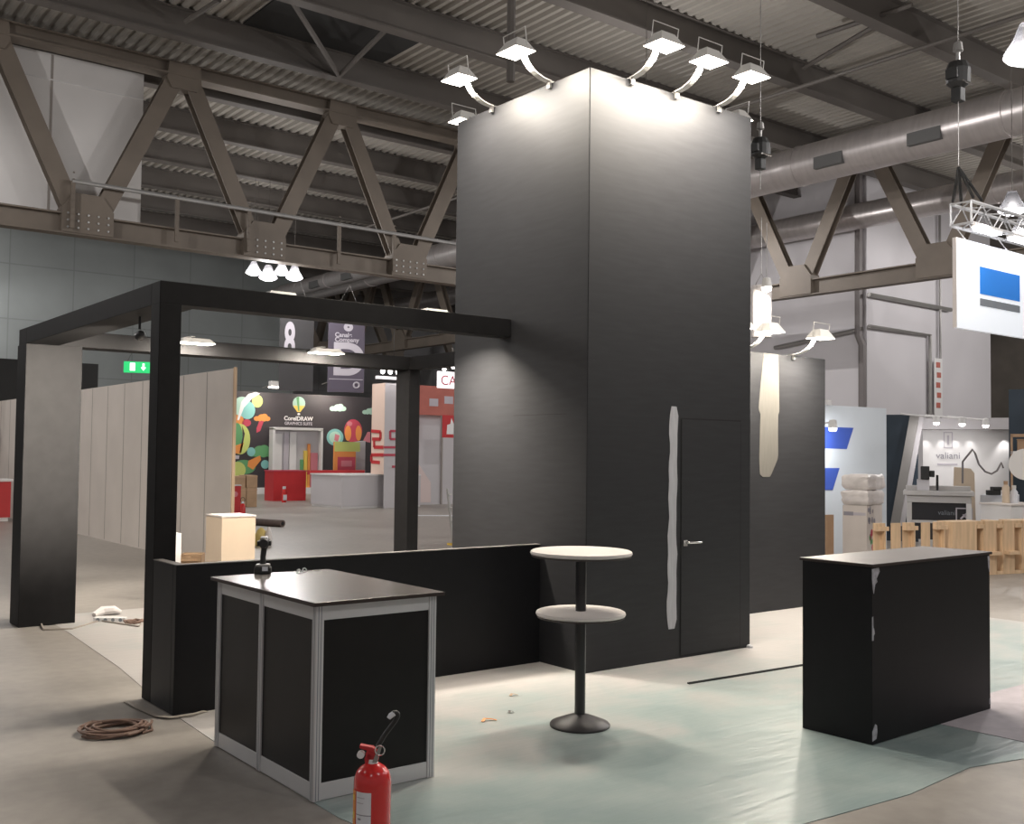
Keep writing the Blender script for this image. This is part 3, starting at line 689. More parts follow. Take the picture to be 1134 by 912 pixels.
bm = bm_new(); a = gz(45, 692); b = gz(48, 698); c_ = gz(80, 697); d_2 = gz(110, 688); e_ = gz(150, 693)
tube(bm, [(a.x, a.y-.02, .02), (b.x, b.y, .01), (c_.x, c_.y, .01), (d_2.x, d_2.y, .01), (e_.x, e_.y-.1, .012), (e_.x+.05, e_.y, .02)], .009, 6); tag(obj('floor_cable', bm, 'cablegrey'), 'thin pale cable trailing along the foot of the far pillar', 'cable')
# power strip and wrap pile behind the pillar
p = gz(122, 688)
t = thing('power_strip', 'white multi-socket power strip lying on the floor behind the pillar', 'power strip', (p.x, p.y, 0), -YAW)
bm = bm_new(); box(bm, -.16, -.035, 0, .16, .035, .045); obj('strip_body', bm, 'white', t, .006)
for k in range(4):
    bm = bm_new(); lathe(bm, [(.018, 0), (.018, .003), (0, .001)], 12, M=Matrix.Translation((-.11+k*.075, -.035, .022)) @ Matrix.Rotation(PI/2, 4, 'X')); obj('socket', bm, 'printgrey', t)
p = gz(118, 684); bm = bm_new(); tube(bm, [(-.15, 0, .02), (-.05, .05, .05), (.06, .02, .055), (.12, -.01, .03)], [.03, .05, .045, .02], 9); tag(obj('wrap_sheet', bm, 'plastic', loc=(p.x+.06, p.y+.12, 0)), 'crumpled white wrapping beside the power strip on the floor', 'wrapping')
p = gz(148, 690); bm = bm_new(); pts = [(.10*math.cos(k*.9)*(1-.02*k), .07*math.sin(k*.9), .012+.006*(k % 4)) for k in range(22)]; tube(bm, pts, .011, 6); tag(obj('cable_bundle', bm, 'cord', loc=(p.x, p.y, 0)), 'small brown cable tangle between the power strip and the low wall', 'cable')
for i, (px, py, lab, mm) in enumerate(((541, 799, 'curled orange scrap of tape on the floor by the counter', 'orange'), (569, 771, 'small tan scrap on the floor left of the bar table', 'wood2'), (566, 790, 'tiny dark chip on the floor near the bar table foot', 'edge'))):
    p = gz(px, py); bm = bm_new(); s = (.05, .03, .018)[i]
    tube(bm, [(-s, 0, .006), (-s*.3, s*.4, .016), (s*.4, s*.2, .012), (s, -s*.4, .006)], .004, flat=(.02, .003)); tag(obj('floor_scrap', bm, mm, loc=(p.x, p.y, .004)), lab, 'scrap')

# white board and cardboard tray seen over the low wall, plinth, bag, roll
p = pd(197, 590, 12); bm = bm_new(); box(bm, -.03, -.02, 0, .035, .18, p.z); tag(obj('white_board', bm, 'white', loc=(p.x, p.y, 0)), 'narrow white board standing upright behind the pergola front post', 'board')
p = pd(213, 613, 14)
t = thing('cardboard_box', 'open flat cardboard box on the floor seen just over the low wall', 'box', (p.x, p.y, 0), -.5)
bm = bm_new(); w2, d2, h2 = .14, .2, p.z
for a in ((-w2, -d2, w2, -d2+.01), (-w2, d2-.01, w2, d2), (-w2, -d2, -w2+.01, d2), (w2-.01, -d2, w2, d2)): box(bm, a[0], a[1], 0, a[2], a[3], h2)
box(bm, -w2, -d2, 0, w2, d2, .01); obj('box_walls', bm, 'cardboard', t)
bm = bm_new(); poly(bm, [(-w2, -d2, h2), (w2, -d2, h2), (w2-.03, -d2-.07, h2-.07), (-w2+.03, -d2-.07, h2-.07)], (0, .004, .004)); obj('box_flap', bm, 'cardboard', t)
p = pd(246, 571, 11.7); q = pd(282, 574, 11.95)
t = thing('plinth', 'tall beige plinth box standing behind the low wall', 'plinth', (p.x, p.y, 0))
W_ = (q-p).to_2d().length; pl = .46
bm = bm_new(); box(bm, 0, 0, 0, W_*1.02, pl, p.z-.02); obj('plinth_body', bm, 'mdf', t, .004)
B('plinth_lid', -.004, -.004, p.z-.02, W_*1.02+.004, pl+.004, p.z, 'white_top', t, .003)
a = gz(278, 577.5, .07); b = gz(313, 580, .07)
t = thing('carpet_roll', 'dark brown rolled carpet lying on the floor beyond the plinth', 'carpet roll', (a.x, a.y, 0), math.atan2(b.y-a.y, b.x-a.x))
Lr = (b-a).to_2d().length
bm = bm_new(); tube(bm, [(-1.2, 0, .08), (Lr, 0, .08)], .08, 20); obj('roll', bm, mat('brown_carpet', (.13, .095, .085), .8, var=.1, scale=9), t, smooth=True)
bm = bm_new(); tube(bm, [(Lr-.01, 0, .08), (Lr+.004, 0, .08)], .045, 16); obj('roll_core', bm, 'black_gap', t)
p = gz(290, 604)
t = thing('plastic_bag', 'yellow and clear plastic bag on the floor behind the drill', 'bag', (p.x, p.y, 0), -YAW)
bm = bm_new(); tube(bm, [(-.02, 0, 0), (-.02, 0, .05), (-.03, 0, .15), (-.02, .01, .28), (-.02, .01, .33)], [.10, .12, .11, .08, .02], 12); obj('bag_body', bm, mat('yellow_bag', (.62, .48, .16), .4, var=.2, scale=8, bump=.5), t, smooth=True)
bm = bm_new(); tube(bm, [(.11, -.02, 0), (.11, -.02, .06), (.12, -.01, .2), (.12, 0, .34)], [.06, .085, .07, .02], 10); obj('clear_bag', bm, 'plastic', t, smooth=True)

# ================================================================== BACKGROUND LEFT
# pale partition wall
P1 = gz(257, 630)
t = thing('booth_partition', 'long pale panelled booth partition seen through the pergola', 'partition', (P1.x, P1.y, 0))
LY = 15.5
B('partition_sheet', -.05, 0, 0, .0, LY, 2.93, 'partition', t)
B('raw_edge', -.045, -.03, 0, .0, 0, 2.945, 'pinkwood', t)
bm = bm_new()
for k in range(1, 16): box(bm, -.053, k*.98-.012, .02, -.05, k*.98+.012, 2.92)
obj('panel_seam', bm, 'seam', t)
# black fascia beyond it
p = pv(109, 403, 26)
t = thing('black_fascia', 'black booth fascia panel behind the far pillar', 'fascia', (0, 26, 0))
B('fascia_panel', -9, 0, 1.9, p.x, .1, p.z, 'black_gap', t)
for xx in (-8, p.x-.2): B('fascia_leg', xx, .02, 0, xx+.1, .08, 1.9, 'blackmetal', t)
# red bin at the far left edge
p = gz(5, 577)
t = thing('red_bin', 'red counter with white top at the far left behind the pillar', 'counter', (p.x, p.y, 0))
B('bin_body', -1.6, 0, .09, .12, .6, .93, 'redflat', t); B('bin_top', -1.64, -.03, .93, .16, .63, .99, 'white', t, .01); B('bin_foot', -1.55, .03, 0, .08, .57, .09, 'white', t)
# emergency exit sign
p = pd(137, 406, 32)
t = thing('exit_sign', 'green emergency exit sign with white pictograms hung before the grey wall', 'sign', p, -.35)
B('sign_box', 0, -.03, -.17, 1.15, .08, .17, 'exitgreen', t)
bm = bm_new(); poly(bm, [(.18, -.034, -.11), (.33, -.034, -.11), (.33, -.034, .13), (.18, -.034, .13)], (0, .004, 0)); obj('door_pictogram', bm, 'exitwhite', t)
bm = bm_new(); poly(bm, [(.54, -.034, .12), (.60, -.034, .12), (.60, -.034, 0), (.65, -.034, 0), (.57, -.034, -.10), (.49, -.034, 0), (.54, -.034, 0)], (0, .004, 0)); obj('arrow_pictogram', bm, 'exitwhite', t)
bm = bm_new(); lathe(bm, [(.035, 0), (.035, .004), (0, .004)], 10, M=Matrix.Translation((.92, -.03, .11)) @ Matrix.Rotation(PI/2, 4, 'X')); bar(bm, (.90, -.032, .07), (.86, -.032, -.03), .006, .06, up=(0, -1, 0)); bar(bm, (.86, -.032, -.03), (.95, -.032, -.11), .006, .035, up=(0, -1, 0)); bar(bm, (.86, -.032, -.03), (.78, -.032, -.10), .006, .035, up=(0, -1, 0)); bar(bm, (.90, -.032, .04), (1.0, -.032, -.01), .006, .03, up=(0, -1, 0)); obj('running_man_pictogram', bm, 'exitwhite', t)
bm = bm_new(); tube(bm, [(.1, .02, .17), (.57, .02, 1.2), (1.05, .02, .17)], .006, 6); obj('hanger', bm, 'rubber', t)

# ------------------------------------------------------------------ graphic wall booth
GY = 33.0
p0 = pv(255, 500, GY); p1 = pv(425, 500, GY); gt = pv(330, 436, GY).z; gb = .25
t = thing('graphic_wall', 'dark charcoal booth wall printed with hot-air balloons and clouds', 'graphic wall', (0, GY, 0))
B('wall_board', p0.x-3, 0, gb, p1.x+1, .15, gt, 'graphic', t); B('base_plinth', p0.x-3, -.05, 0, p1.x+1, .15, gb, 'white', t)
def ell(cx, cy, rx, ry, m, name, lvl=1, n=24, a0=0, a1=2*PI):
    bm = bm_new(); pts = []
    for k in range(n):
        a = a0+(a1-a0)*k/(n if abs(a1-a0-2*PI) < 1e-6 else n-1)
        q = pv(cx+rx*math.cos(a), cy-ry*math.sin(a), GY); pts.append((q.x, -.004*lvl, q.z))
    poly(bm, pts, (0, .003, 0)); return obj(name, bm, m, t)
def shape(pts, m, name, lvl=1):
    bm = bm_new(); poly(bm, [(pv(a, b, GY).x, -.004*lvl, pv(a, b, GY).z) for a, b in pts], (0, .003, 0)); return obj(name, bm, m, t)
def cloud(cx, cy, s, m, lvl=1):
    bm = bm_new()
    for i, (dx, dy, r) in enumerate(((0, 0, .55), (-.7, .2, .42), (.75, .22, .42), (.35, -.18, .45), (-.3, .25, .4), (.3, .3, .4))):
        pts = []
        for k in range(16):
            q = pv(cx+s*(dx+r*math.cos(k*PI/8)), cy+s*.8*(dy+r*math.sin(k*PI/8)), GY); pts.append((q.x, -.004*lvl-.0006*i, q.z))
        poly(bm, pts, (0, .003, 0))
    return obj('cloud_graphic', bm, m, t)
ell(268, 450, 10, 11, 'mint', 'feather_balloon_graphic', 1); ell(274, 454, 8.5, 10, 'teal', 'feather_balloon_graphic', 2); ell(285, 444, 6, 7, 'lime', 'feather_balloon_graphic', 1)
shape([(262.5, 465), (264.5, 465), (270, 451), (279, 441), (288, 435.5), (283, 434), (275, 436), (267, 445)], 'letterwhite', 'feather_graphic', 4)
ell(262, 465, 8, 6, 'orange', 'balloon_graphic', 1); ell(273, 468, 5, 4, 'crimson', 'balloon_graphic', 1)
ell(266, 486, 11, 17, 'lime', 'balloon_graphic', 2); ell(262.5, 484, 6, 16, 'green', 'balloon_panel_graphic', 3); shape([(258, 494), (270, 490), (266, 502), (259, 502)], 'orange', 'balloon_panel_graphic', 4); shape([(268, 471), (271, 480), (267, 501), (265, 501), (268.5, 484)], 'graphic', 'balloon_panel_graphic', 4)
shape([(259, 504), (265, 504), (264.5, 508), (259.5, 508)], 'lettergrey', 'balloon_basket_graphic', 2)
cloud(290, 462, 8, 'orange', 1); shape([(287, 466), (292, 466), (288, 477), (284, 479), (284, 474)], 'crimson', 'cloud_tail_graphic', 3)
cloud(288, 499, 13, 'green', 1); ell(278, 500, 4.5, 5, 'teal', 'cloud_graphic', 3)
ell(270, 517, 13, 8, 'green', 'hill_graphic', 1); ell(263, 520, 9, 9, 'lime', 'hill_graphic', 2); shape([(275, 510), (288, 504), (289, 509), (280, 520), (274, 516)], 'orange', 'hill_graphic', 3)
ell(293.5, 514, 4.6, 4.8, 'teal', 'ball_graphic', 2)
ell(331, 446.5, 7, 7.5, 'mint', 'logo_balloon_graphic', 2); shape([(324.5, 449), (337.7, 449), (332.5, 456), (329, 456)], 'yellow', 'logo_balloon_graphic', 3); shape([(328, 440), (331, 439), (331.5, 455), (330, 455)], 'green', 'logo_balloon_graphic', 4); ell(330.8, 458.3, 1.6, 1.2, 'letterwhite', 'logo_basket_graphic', 2, 12)
cloud(374, 451, 8, 'mint', 1); cloud(409, 455, 7, 'mint', 1)
ell(371, 484, 9.3, 9.3, 'teal', 'badge_graphic', 1); ell(371, 484, 6.5, 6.5, 'mint', 'badge_graphic', 2); shape([(371, 480), (376, 482), (374, 489), (370, 487)], 'pink', 'badge_graphic', 3)
ell(391, 477, 10, 13, 'crimson', 'balloon_graphic', 1); ell(385.3, 479.5, 3.6, 8.5, 'orange', 'balloon_panel_graphic', 2); ell(397, 479.5, 3.3, 8.5, 'orange', 'balloon_panel_graphic', 2); ell(387, 469, 3, 2.6, 'pink', 'balloon_panel_graphic', 3)
shape([(402, 488), (407, 478), (410, 478), (410, 490)], 'pink', 'brush_graphic', 1)
q = pv(330.5, 463.5, GY); sc = (pv(346, 463, GY)-pv(314, 463, GY)).x
tx = text('lettering', 'CorelDRAW', .5, 'letterwhite', t, (q.x, -.012, q.z), (PI/2, 0, 0), .004, bold=.012); tx.scale = (sc/max(.01, tx.dimensions.x),)*2 + (1,)
q = pv(330.5, 469, GY); tx = text('lettering', 'GRAPHICS SUITE', .3, 'lettergrey', t, (q.x, -.012, q.z), (PI/2, 0, 0), .004, bold=.006); s_ = sc*.96/max(.01, tx.dimensions.x); tx.scale = (s_, s_, 1)

# opening with display in front of the graphic wall
a = pv(303.5, 474, GY-.5); b = pv(355, 523, GY-.5)
t = thing('display_cabinet', 'white framed glazed display opening behind the red counter', 'display case', (a.x, GY-.5, 0))
ww, z1 = b.x-a.x, a.z
bm = bm_new(); box(bm, -.06, -.05, z1-.05, ww+.06, .3, z1+.05); box(bm, -.06, -.05, 0, .03, .3, z1); box(bm, ww-.03, -.05, 0, ww+.06, .3, z1); box(bm, -.06, -.05, 0, ww+.06, .3, .25); obj('frame', bm, 'white', t)
B('back_panel', .03, .2, .25, ww-.03, .25, z1-.05, 'palegrey', t)
for i, (f0, f1, zt, mm) in enumerate(((.05, .2, .95, 'white'), (.24, .34, .97, 'lettergrey'), (.36, .50, .99, 'white'), (.60, .655, .50, 'green'), (.67, .74, .66, 'yellow'), (.75, .80, .78, 'orange'), (.81, .96, .62, 'pink'))):
    B('display_bar', ww*f0, .12, .25, ww*f1, .2, .25+(z1-.35)*zt, mm, t)
# red counter
a = gz(300, 554.5); b = gz(354, 555.5); zt = 1.73-(522-500)*36/FPX
t = thing('red_counter', 'low bright red counter in front of the balloon wall', 'counter', (a.x, 27.2, 0))
B('counter_body', 0, 0, 0, b.x-a.x+.02, .7, 1.02, 'redflat', t); B('counter_top', -.02, -.02, 1.02, b.x-a.x+.04, .72, 1.06, 'crimson', t)
p = gz(313, 556); t = thing('fire_extinguisher', 'tiny red extinguisher with white label in front of the red counter', 'fire extinguisher', (p.x, p.y-.1, 0))
bm = bm_new(); lathe(bm, [(.08, 0), (.08, .36), (.06, .42), (.025, .45), (0, .45)], 16); obj('cylinder_body', bm, 'red', t, smooth=True); B('label', -.06, -.084, .08, .06, -.06, .26, 'paper', t); bm = bm_new(); box(bm, -.05, -.02, .45, .05, .02, .54); obj('valve', bm, 'paper', t)
# white counter block with red top and the column
a = gz(378, 563); b = gz(355, 559); e2 = gz(446, 561)
t = thing('white_counter', 'long white booth counter with a red shelf line next to the white column', 'counter', (a.x, a.y, 0))
B('counter_body', 0, 0, .06, e2.x-a.x+.6, 2.0, .99, 'palegrey', t); B('counter_top', -.03, -.03, .99, e2.x-a.x+.6, 2.03, 1.03, 'white', t); B('kick_base', .02, .02, 0, e2.x-a.x+.6, 1.98, .06, 'white', t)
B('red_shelf', .0, 2.1, .98, 2.0, 2.3, 1.12, 'redflat', t)
# display shelf on it
a2 = pv(370, 520, 24.6); b2 = pv(408, 520, 24.6); zt = pv(380, 489, 24.6).z
t = thing('display_board', 'orange and green product display board standing behind the white counter', 'display board', (a2.x, 24.6, 0))
B('board', 0, 0, 0, .62*(b2.x-a2.x), .08, zt, 'orange', t); B('board_header', .0, -.01, zt-.32, .62*(b2.x-a2.x)+.15, 0, zt, 'lime', t); B('red_field', .12, -.012, 1.0, .60*(b2.x-a2.x), -.002, zt-.5, 'crimson', t); B('text_block', .25, -.02, zt-.82, .5*(b2.x-a2.x), -.012, zt-.62, 'pink', t)
t = thing('product_box', 'pale tilted product box beside the orange display board', 'box', (b2.x-.25, 25.0, 0)); bm = bm_new(); poly(bm, [(-.35, 0, 0), (.35, 0, 0), (.35, 0, zt+.05), (0, 0, zt), (-.28, 0, zt-.45)], (0, .3, 0)); obj('box_body', bm, 'palegrey', t); B('box_print', -.2, -.01, zt-.9, .2, 0, zt-.7, 'lettergrey', t)
# white column
c0 = gz(424, 562.5); X1 = pv(449, 500, c0.y).x; zt = pu(424, 424, c0.x).z
t = thing('booth_column', 'tall white booth column with red angular lines', 'column', (c0.x, c0.y-.02, 0))
Wc = X1-c0.x+.3
Yl = pu(411, 500, c0.x).y-c0.y
B('column_body', 0, 0, 1.03, Wc, Yl, zt, 'palegrey', t); B('column_foot', 0, -.012, 0, Wc, 0, 1.03, 'palegrey', t)
B('column_side', -.01, 0, 1.04, 0, Yl, zt, mat('orange_lit_side', (.72, .55, .46), .6), t)  # orange light on the left face, put into this sheet's colour
def cl(pts, m='crimson', wdt=.07):
    bm = bm_new()
    for (xa, ya), (xb, yb) in zip(pts, pts[1:]):
        A = pv(xa, ya, c0.y-.02); Bq = pv(xb, yb, c0.y-.02); bar(bm, (A.x-c0.x, -.012, A.z), (Bq.x-c0.x, -.012, Bq.z), .02, wdt)
    obj('red_line', bm, m, t)
cl([(446, 477), (432, 477), (432, 486), (446, 486)]); cl([(425, 495), (446, 495)]); cl([(424, 503.5), (446, 503.5)]); cl([(434, 516.5), (446, 516.5)])
def cl2(pts):
    bm = bm_new()
    for (xa, ya), (xb, yb) in zip(pts, pts[1:]):
        A = pu(xa, ya, c0.x-.02); Bq = pu(xb, yb, c0.x-.02); bar(bm, (-.02, A.y-c0.y, A.z), (-.02, Bq.y-c0.y, Bq.z), .03, .10)
    obj('red_line', bm, 'redflat', t)
cl2([(411, 477), (421, 478), (421, 486), (412, 486)]); cl2([(414, 488), (414, 495), (424, 495)]); cl2([(424, 503.5), (411, 503.5), (411, 511), (420, 512)])
# lamp bars above the column
q = pv(436, 410, c0.y-.4)
t = thing('hanging_lamp_bar', 'white lamp bar with four bulbs above the white booth column', 'lamp', (q.x, c0.y-.4, q.z))
B('bar', -.6, -.06, .16, .5, .06, .24, 'signwhite', t); B('lower_bar', -.6, -.06, -.28, .5, .06, -.2, 'signwhite', t)
for k in range(4):
    bm = bm_new(); lathe(bm, [(0, -.14), (.06, -.1), (.07, 0), (.04, .1), (0, .12)], 10, c=(-.42+k*.27, -.05, 0)); obj('bulb', bm, 'spotg', t)
bm = bm_new(); tube(bm, [(0, 0, .2), (0, 0, 1.6)], .008, 6); obj('hanger', bm, 'rubber', t)
# right-hand booth glimpsed between rear post and tower
Q = 23.0
a = pv(462, 500, Q); b = pv(512, 500, Q); z0 = pv(480, 460, Q).z; z1 = pv(480, 428, Q).z
t = thing('pale_booth', 'pale booth walls with a salmon fascia between rear post and tower', 'booth', (a.x, Q, 0))
B('back_wall', 0, 0, .0, b.x-a.x+1, .1, z0, 'palegrey', t); B('fascia', -.3, -.3, z0, b.x-a.x+1, -.2, z1, 'salmon', t)
for i in range(3): B('fascia_text', .25+.6*i, -.31, z0+.3+.1*(i % 2), .6+.6*i, -.3, z0+.55+.1*(i % 2), 'lettergrey', t)
B('corner_seam', pv(488, 500, Q).x-a.x, -.06, 0, pv(488, 500, Q).x-a.x+.05, 0, z0, 'seam', t)
bm = bm_new(); A = [pv(x_, y_, Q-.01) for x_, y_ in ((464, 514), (477, 534), (477, 556), (464, 556))]; poly(bm, [(p.x-a.x, -.012, p.z) for p in A], (0, .012, 0)); obj('angled_panel', bm, mat('pinkish_panel', (.70, .58, .56), .6), t)
# fire sign and white shop sign
q = pv(496.5, 472, 21.5); t = thing('fire_sign', 'square red fire-point sign with white flame by the tower edge', 'sign', (q.x, 21.5, q.z))
B('sign_plate', -.24, -.02, -.36, .34, 0, .36, 'redflat', t); bm = bm_new(); poly(bm, [(-.08, -.024, -.25), (.22, -.024, -.25), (.24, -.024, 0), (.1, -.024, .27), (.06, -.024, .08), (-.06, -.024, .05)], (0, .004, 0)); obj('flame_pictogram', bm, 'letterwhite', t)
q = pv(495, 421, 20); t = thing('hanging_sign', 'glowing white shop sign with red letters near the tower edge', 'sign', (q.x, 20, q.z))
B('sign_box', -.33, -.05, -.24, .5, .05, .26, 'signwhite', t); tx = text('lettering', 'CA', .42, 'crimson', t, (.02, -.06, -.02), (PI/2, 0, 0), .004)
bm = bm_new(); tube(bm, [(0, 0, .26), (.2, 0, 1.0), (.4, 0, .26)], .006, 6); obj('hanger', bm, 'greymet', t)
for lab, px, py in (('small bright lamp above the shop sign, further from the tower', 492, 408), ('small bright lamp above the shop sign, touching the tower edge', 502, 406)):
    q = pv(px, py, 19.7); t = thing('spotlight', lab, 'spotlight', q); bm = bm_new(); lathe(bm, [(0, -.07), (.05, -.05), (.06, .02), (0, .02)], 12); obj('lens', bm, 'spotg', t); bm = bm_new(); lathe(bm, [(.065, .0), (.05, .12), (0, .13)], 12); obj('lamp_housing', bm, 'blackmetal', t)
# blue-white strip on floor
p = gz(478, 571); bm = bm_new(); bar(bm, (p.x-.5, p.y+.3, .01), (p.x+.5, p.y-.3, .01), .15, .02); tag(obj('floor_board', bm, 'paper'), 'white flat board lying on the floor behind the rear post', 'board')
# yellow ladder-like trolley by the tower edge
p = gz(499, 603)
t = thing('step_ladder', 'pale folding ladder with a yellow foot at the tower edge', 'ladder', (p.x, p.y, 0), -YAW)
bm = bm_new(); bar(bm, (.05, 0, 0), (-.08, .1, 1.05), .03, .04); bar(bm, (.35, 0, 0), (.18, .1, 1.05), .03, .04); obj('front_rails', bm, 'galv', t)
bm = bm_new()
for k in range(4): bar(bm, (.02-.025*k, .02*k, .2+.25*k), (.32-.04*k, .02*k, .2+.25*k), .06, .02)
obj('steps', bm, 'galv', t); bm = bm_new(); bar(bm, (-.05, -.05, .02), (.12, -.12, .02), .05, .04); obj('yellow_foot', bm, 'yellow', t)

# cardboard boxes, red stand, small extinguisher by the partition end
B0 = gz(268, 562)
for i, (px0, px1, py0, py1, dz, lab) in enumerate(((263, 273, 540, 562, 0, 'lower left cardboard box of the stack by the balloon wall'), (273, 285, 540, 560, 0, 'lower right cardboard box of the stack by the balloon wall'), (260, 272, 527, 540, 1, 'upper left cardboard box of the stack by the balloon wall'), (273, 285.5, 526, 540, 1, 'upper right cardboard box of the stack by the balloon wall'))):
    Yb = 24.0; a = pv(px0, py1, Yb); b = pv(px1, py0, Yb)
    zb = 0 if dz == 0 else pv(272, 540, Yb).z+.001
    t = thing('cardboard_box', lab, 'box', (a.x, Yb, zb)); w_ = b.x-a.x-.004; h_ = (pv(272, 540, Yb).z if dz == 0 else b.z-zb)
    B('box_body', 0, 0, 0, w_, .6, h_, 'cardboard', t, .01); B('packing_tape', 0, -.003, h_*.86, w_, 0, h_*.93, 'wood2', t)
a = gz(256, 570.5); t = thing('red_stand', 'narrow red sign stand with a round white mark beside the partition end', 'sign stand', (a.x, a.y, 0), 0)
zs = pd(260, 538, (a-CAM).dot(_f)).z; B('stand_panel', 0, 0, 0, .26, .12, zs, 'redflat', t); bm = bm_new(); lathe(bm, [(.075, 0), (.075, .006), (0, .006)], 16, M=Matrix.Translation((.1, 0, zs*.72)) @ Matrix.Rotation(PI/2, 4, 'X')); obj('round_mark', bm, 'pink', t); B('stand_cap', -.01, -.01, zs, .27, .13, zs+.03, 'palegrey', t)
a = gz(268.5, 571); t = thing('fire_extinguisher', 'small red extinguisher on the floor next to the narrow red stand', 'fire extinguisher', (a.x, a.y, 0))
bm = bm_new(); lathe(bm, [(.075, 0), (.075, .26), (.05, .31), (.02, .33), (0, .33)], 16); obj('cylinder_body', bm, 'red', t, smooth=True); bm = bm_new(); tube(bm, [(.06*math.cos(k*PI/6), 0, .42+.07*math.sin(k*PI/6)) for k in range(13)], .008, 6); obj('hose', bm, 'rubber', t); B('valve', -.03, -.02, .33, .03, .02, .38, 'paper', t)

# hall banners
p = pd(316, 352, 38); q = pd(345, 400, 38)
rz = -YAW*.55
t = thing('hanging_banner', 'dark grey hall banner with a tall white 8', 'banner', (pd(329, 372, 38)), rz)
B('banner_cloth', -.62, 0, -2.0, .60, .04, .9, 'banner', t); tx = text('lettering', '8', 1.35, 'lettergrey', t, (-.26, -.012, -.22), (PI/2, 0, 0), .004, bold=.04); tx.scale = (.58, 1.3, 1)
bm = bm_new(); tube(bm, [(-.5, .02, .9), (0, .02, 2.2), (.5, .02, .9)], .008, 6); obj('hanger', bm, 'greymet', t)
t = thing('hanging_banner', 'violet grey hall banner with a small 8 above a big D', 'banner', pd(386, 390, 34), rz)
B('banner_cloth', -.66, 0, -1.30, .52, .04, 1.25, 'banner2', t)
text('lettering', '8', .55, 'lettergrey', t, (-.02, -.012, .88), (PI/2, 0, 0), .004, bold=.03); text('lettering', 'Canale', .2, 'lettergrey', t, (-.45, -.012, .555), (PI/2, 0, 0), .004, 'LEFT', .006); text('lettering', 'Company', .2, 'lettergrey', t, (-.45, -.012, .40), (PI/2, 0, 0), .004, 'LEFT', .006)
tx = text('lettering', 'D', 1.45, 'lettergrey', t, (0, -.012, -.28), (PI/2, 0, 0), .004, bold=.045)
B('banner_line', -.62, -.006, -.89, .48, 0, -.87, 'lettergrey', t)
bm = bm_new(); tube(bm, [(.27+.09*math.cos(k*PI/6), -.01, -1.06+.09*math.sin(k*PI/6)) for k in range(13)], .03, 6); obj('round_emblem', bm, 'lettergrey', t)
bm = bm_new(); tube(bm, [(-.5, .02, 1.24), (0, .02, 2.2), (.4, .02, 1.24)], .008, 6); obj('hanger', bm, 'greymet', t)

# ------------------------------------------------------------------ high-bay lamps
DIFF = bpy.data.materials.new('glowing_frosted_diffuser'); DIFF.use_nodes = True; nt_ = DIFF.node_tree
_em = nt_.nodes.new('ShaderNodeEmission'); _em.inputs['Color'].default_value = (.97, .96, 1, 1); _em.inputs['Strength'].default_value = 7
_tr = nt_.nodes.new('ShaderNodeBsdfTransparent'); _mx = nt_.nodes.new('ShaderNodeMixShader'); _mx.inputs[0].default_value = .35
nt_.links.new(_tr.outputs[0], _mx.inputs[1]); nt_.links.new(_em.outputs[0], _mx.inputs[2]); nt_.links.new(_mx.outputs[0], nt_.nodes['Material Output'].inputs['Surface'])
PRISM = bpy.data.materials.new('prismatic_lamp_glass'); PRISM.use_nodes = True; nt2 = PRISM.node_tree
_t2 = nt2.nodes.new('ShaderNodeBsdfTransparent'); _m2 = nt2.nodes.new('ShaderNodeMixShader'); _m2.inputs[0].default_value = .72
nt2.nodes['Principled BSDF'].inputs['Base Color'].default_value = (.05, .05, .055, 1)
nt2.links.new(_t2.outputs[0], _m2.inputs[1]); nt2.links.new(nt2.nodes['Principled BSDF'].outputs[0], _m2.inputs[2]); nt2.links.new(_m2.outputs[0], nt2.nodes['Material Output'].inputs['Surface'])
def make_bay(label):
    t = thing('pendant_lamp', label, 'hall lamp')
    bm = bm_new(); lathe(bm, [(.26, 0), (.245, .05), (.15, .20), (.09, .36), (0, .38)], 24); bmesh.ops.delete(bm, geom=[f for f in bm.faces if len(f.verts) > 4], context='FACES_ONLY'); obj('lamp_shade', bm, PRISM, t, smooth=True)
    bm = bm_new(); lathe(bm, [(0, -.10), (.12, -.085), (.22, -.04), (.255, 0)], 24)
    bmesh.ops.delete(bm, geom=[f for f in bm.faces if len(f.verts) > 4], context='FACES_ONLY'); obj('diffuser', bm, DIFF, t, smooth=True)
    bm = bm_new(); tube(bm, [(0, 0, .37), (0, 0, 3.4)], .008, 6); obj('hanger', bm, 'purlin', t)
    return t
bay0 = None
def bay(label, p, power, r=.28, light=True, group=None):
    global bay0
    if bay0 is None: bay0 = make_bay(label); o = bay0; o.location = p
    else: o = dup(bay0, p, 0, label)
    if group: o['group'] = group
    o.children[2].scale = (1, 1, 1)
    if light:
        l = bpy.data.lights.new('hall_light', 'POINT'); l.shadow_soft_size = .03; l.energy = power; l.color = (1, .965, .94)
        lo_ = bpy.data.objects.new('hall_light', l); COL.objects.link(lo_); lo_.location = Vector(p)+Vector((0, 0, -.035))
    return o
HB = 1050
for lab, px, py in (('hall lamp at the left end of the bright cluster under the roof truss', 281, 302), ('lower left hall lamp of the bright cluster above the pergola beam', 297, 307.5), ('upper middle hall lamp of the bright cluster above the pergola beam', 312, 302), ('hall lamp at the right end of the bright cluster above the pergola beam', 326, 307.5), ('dim hall lamp tucked under the truss above the bright cluster', 285, 282)):
    bay(lab, pd(px, py, {281: 34, 297: 30, 312: 36, 326: 32, 285: 40}[px]), 420)
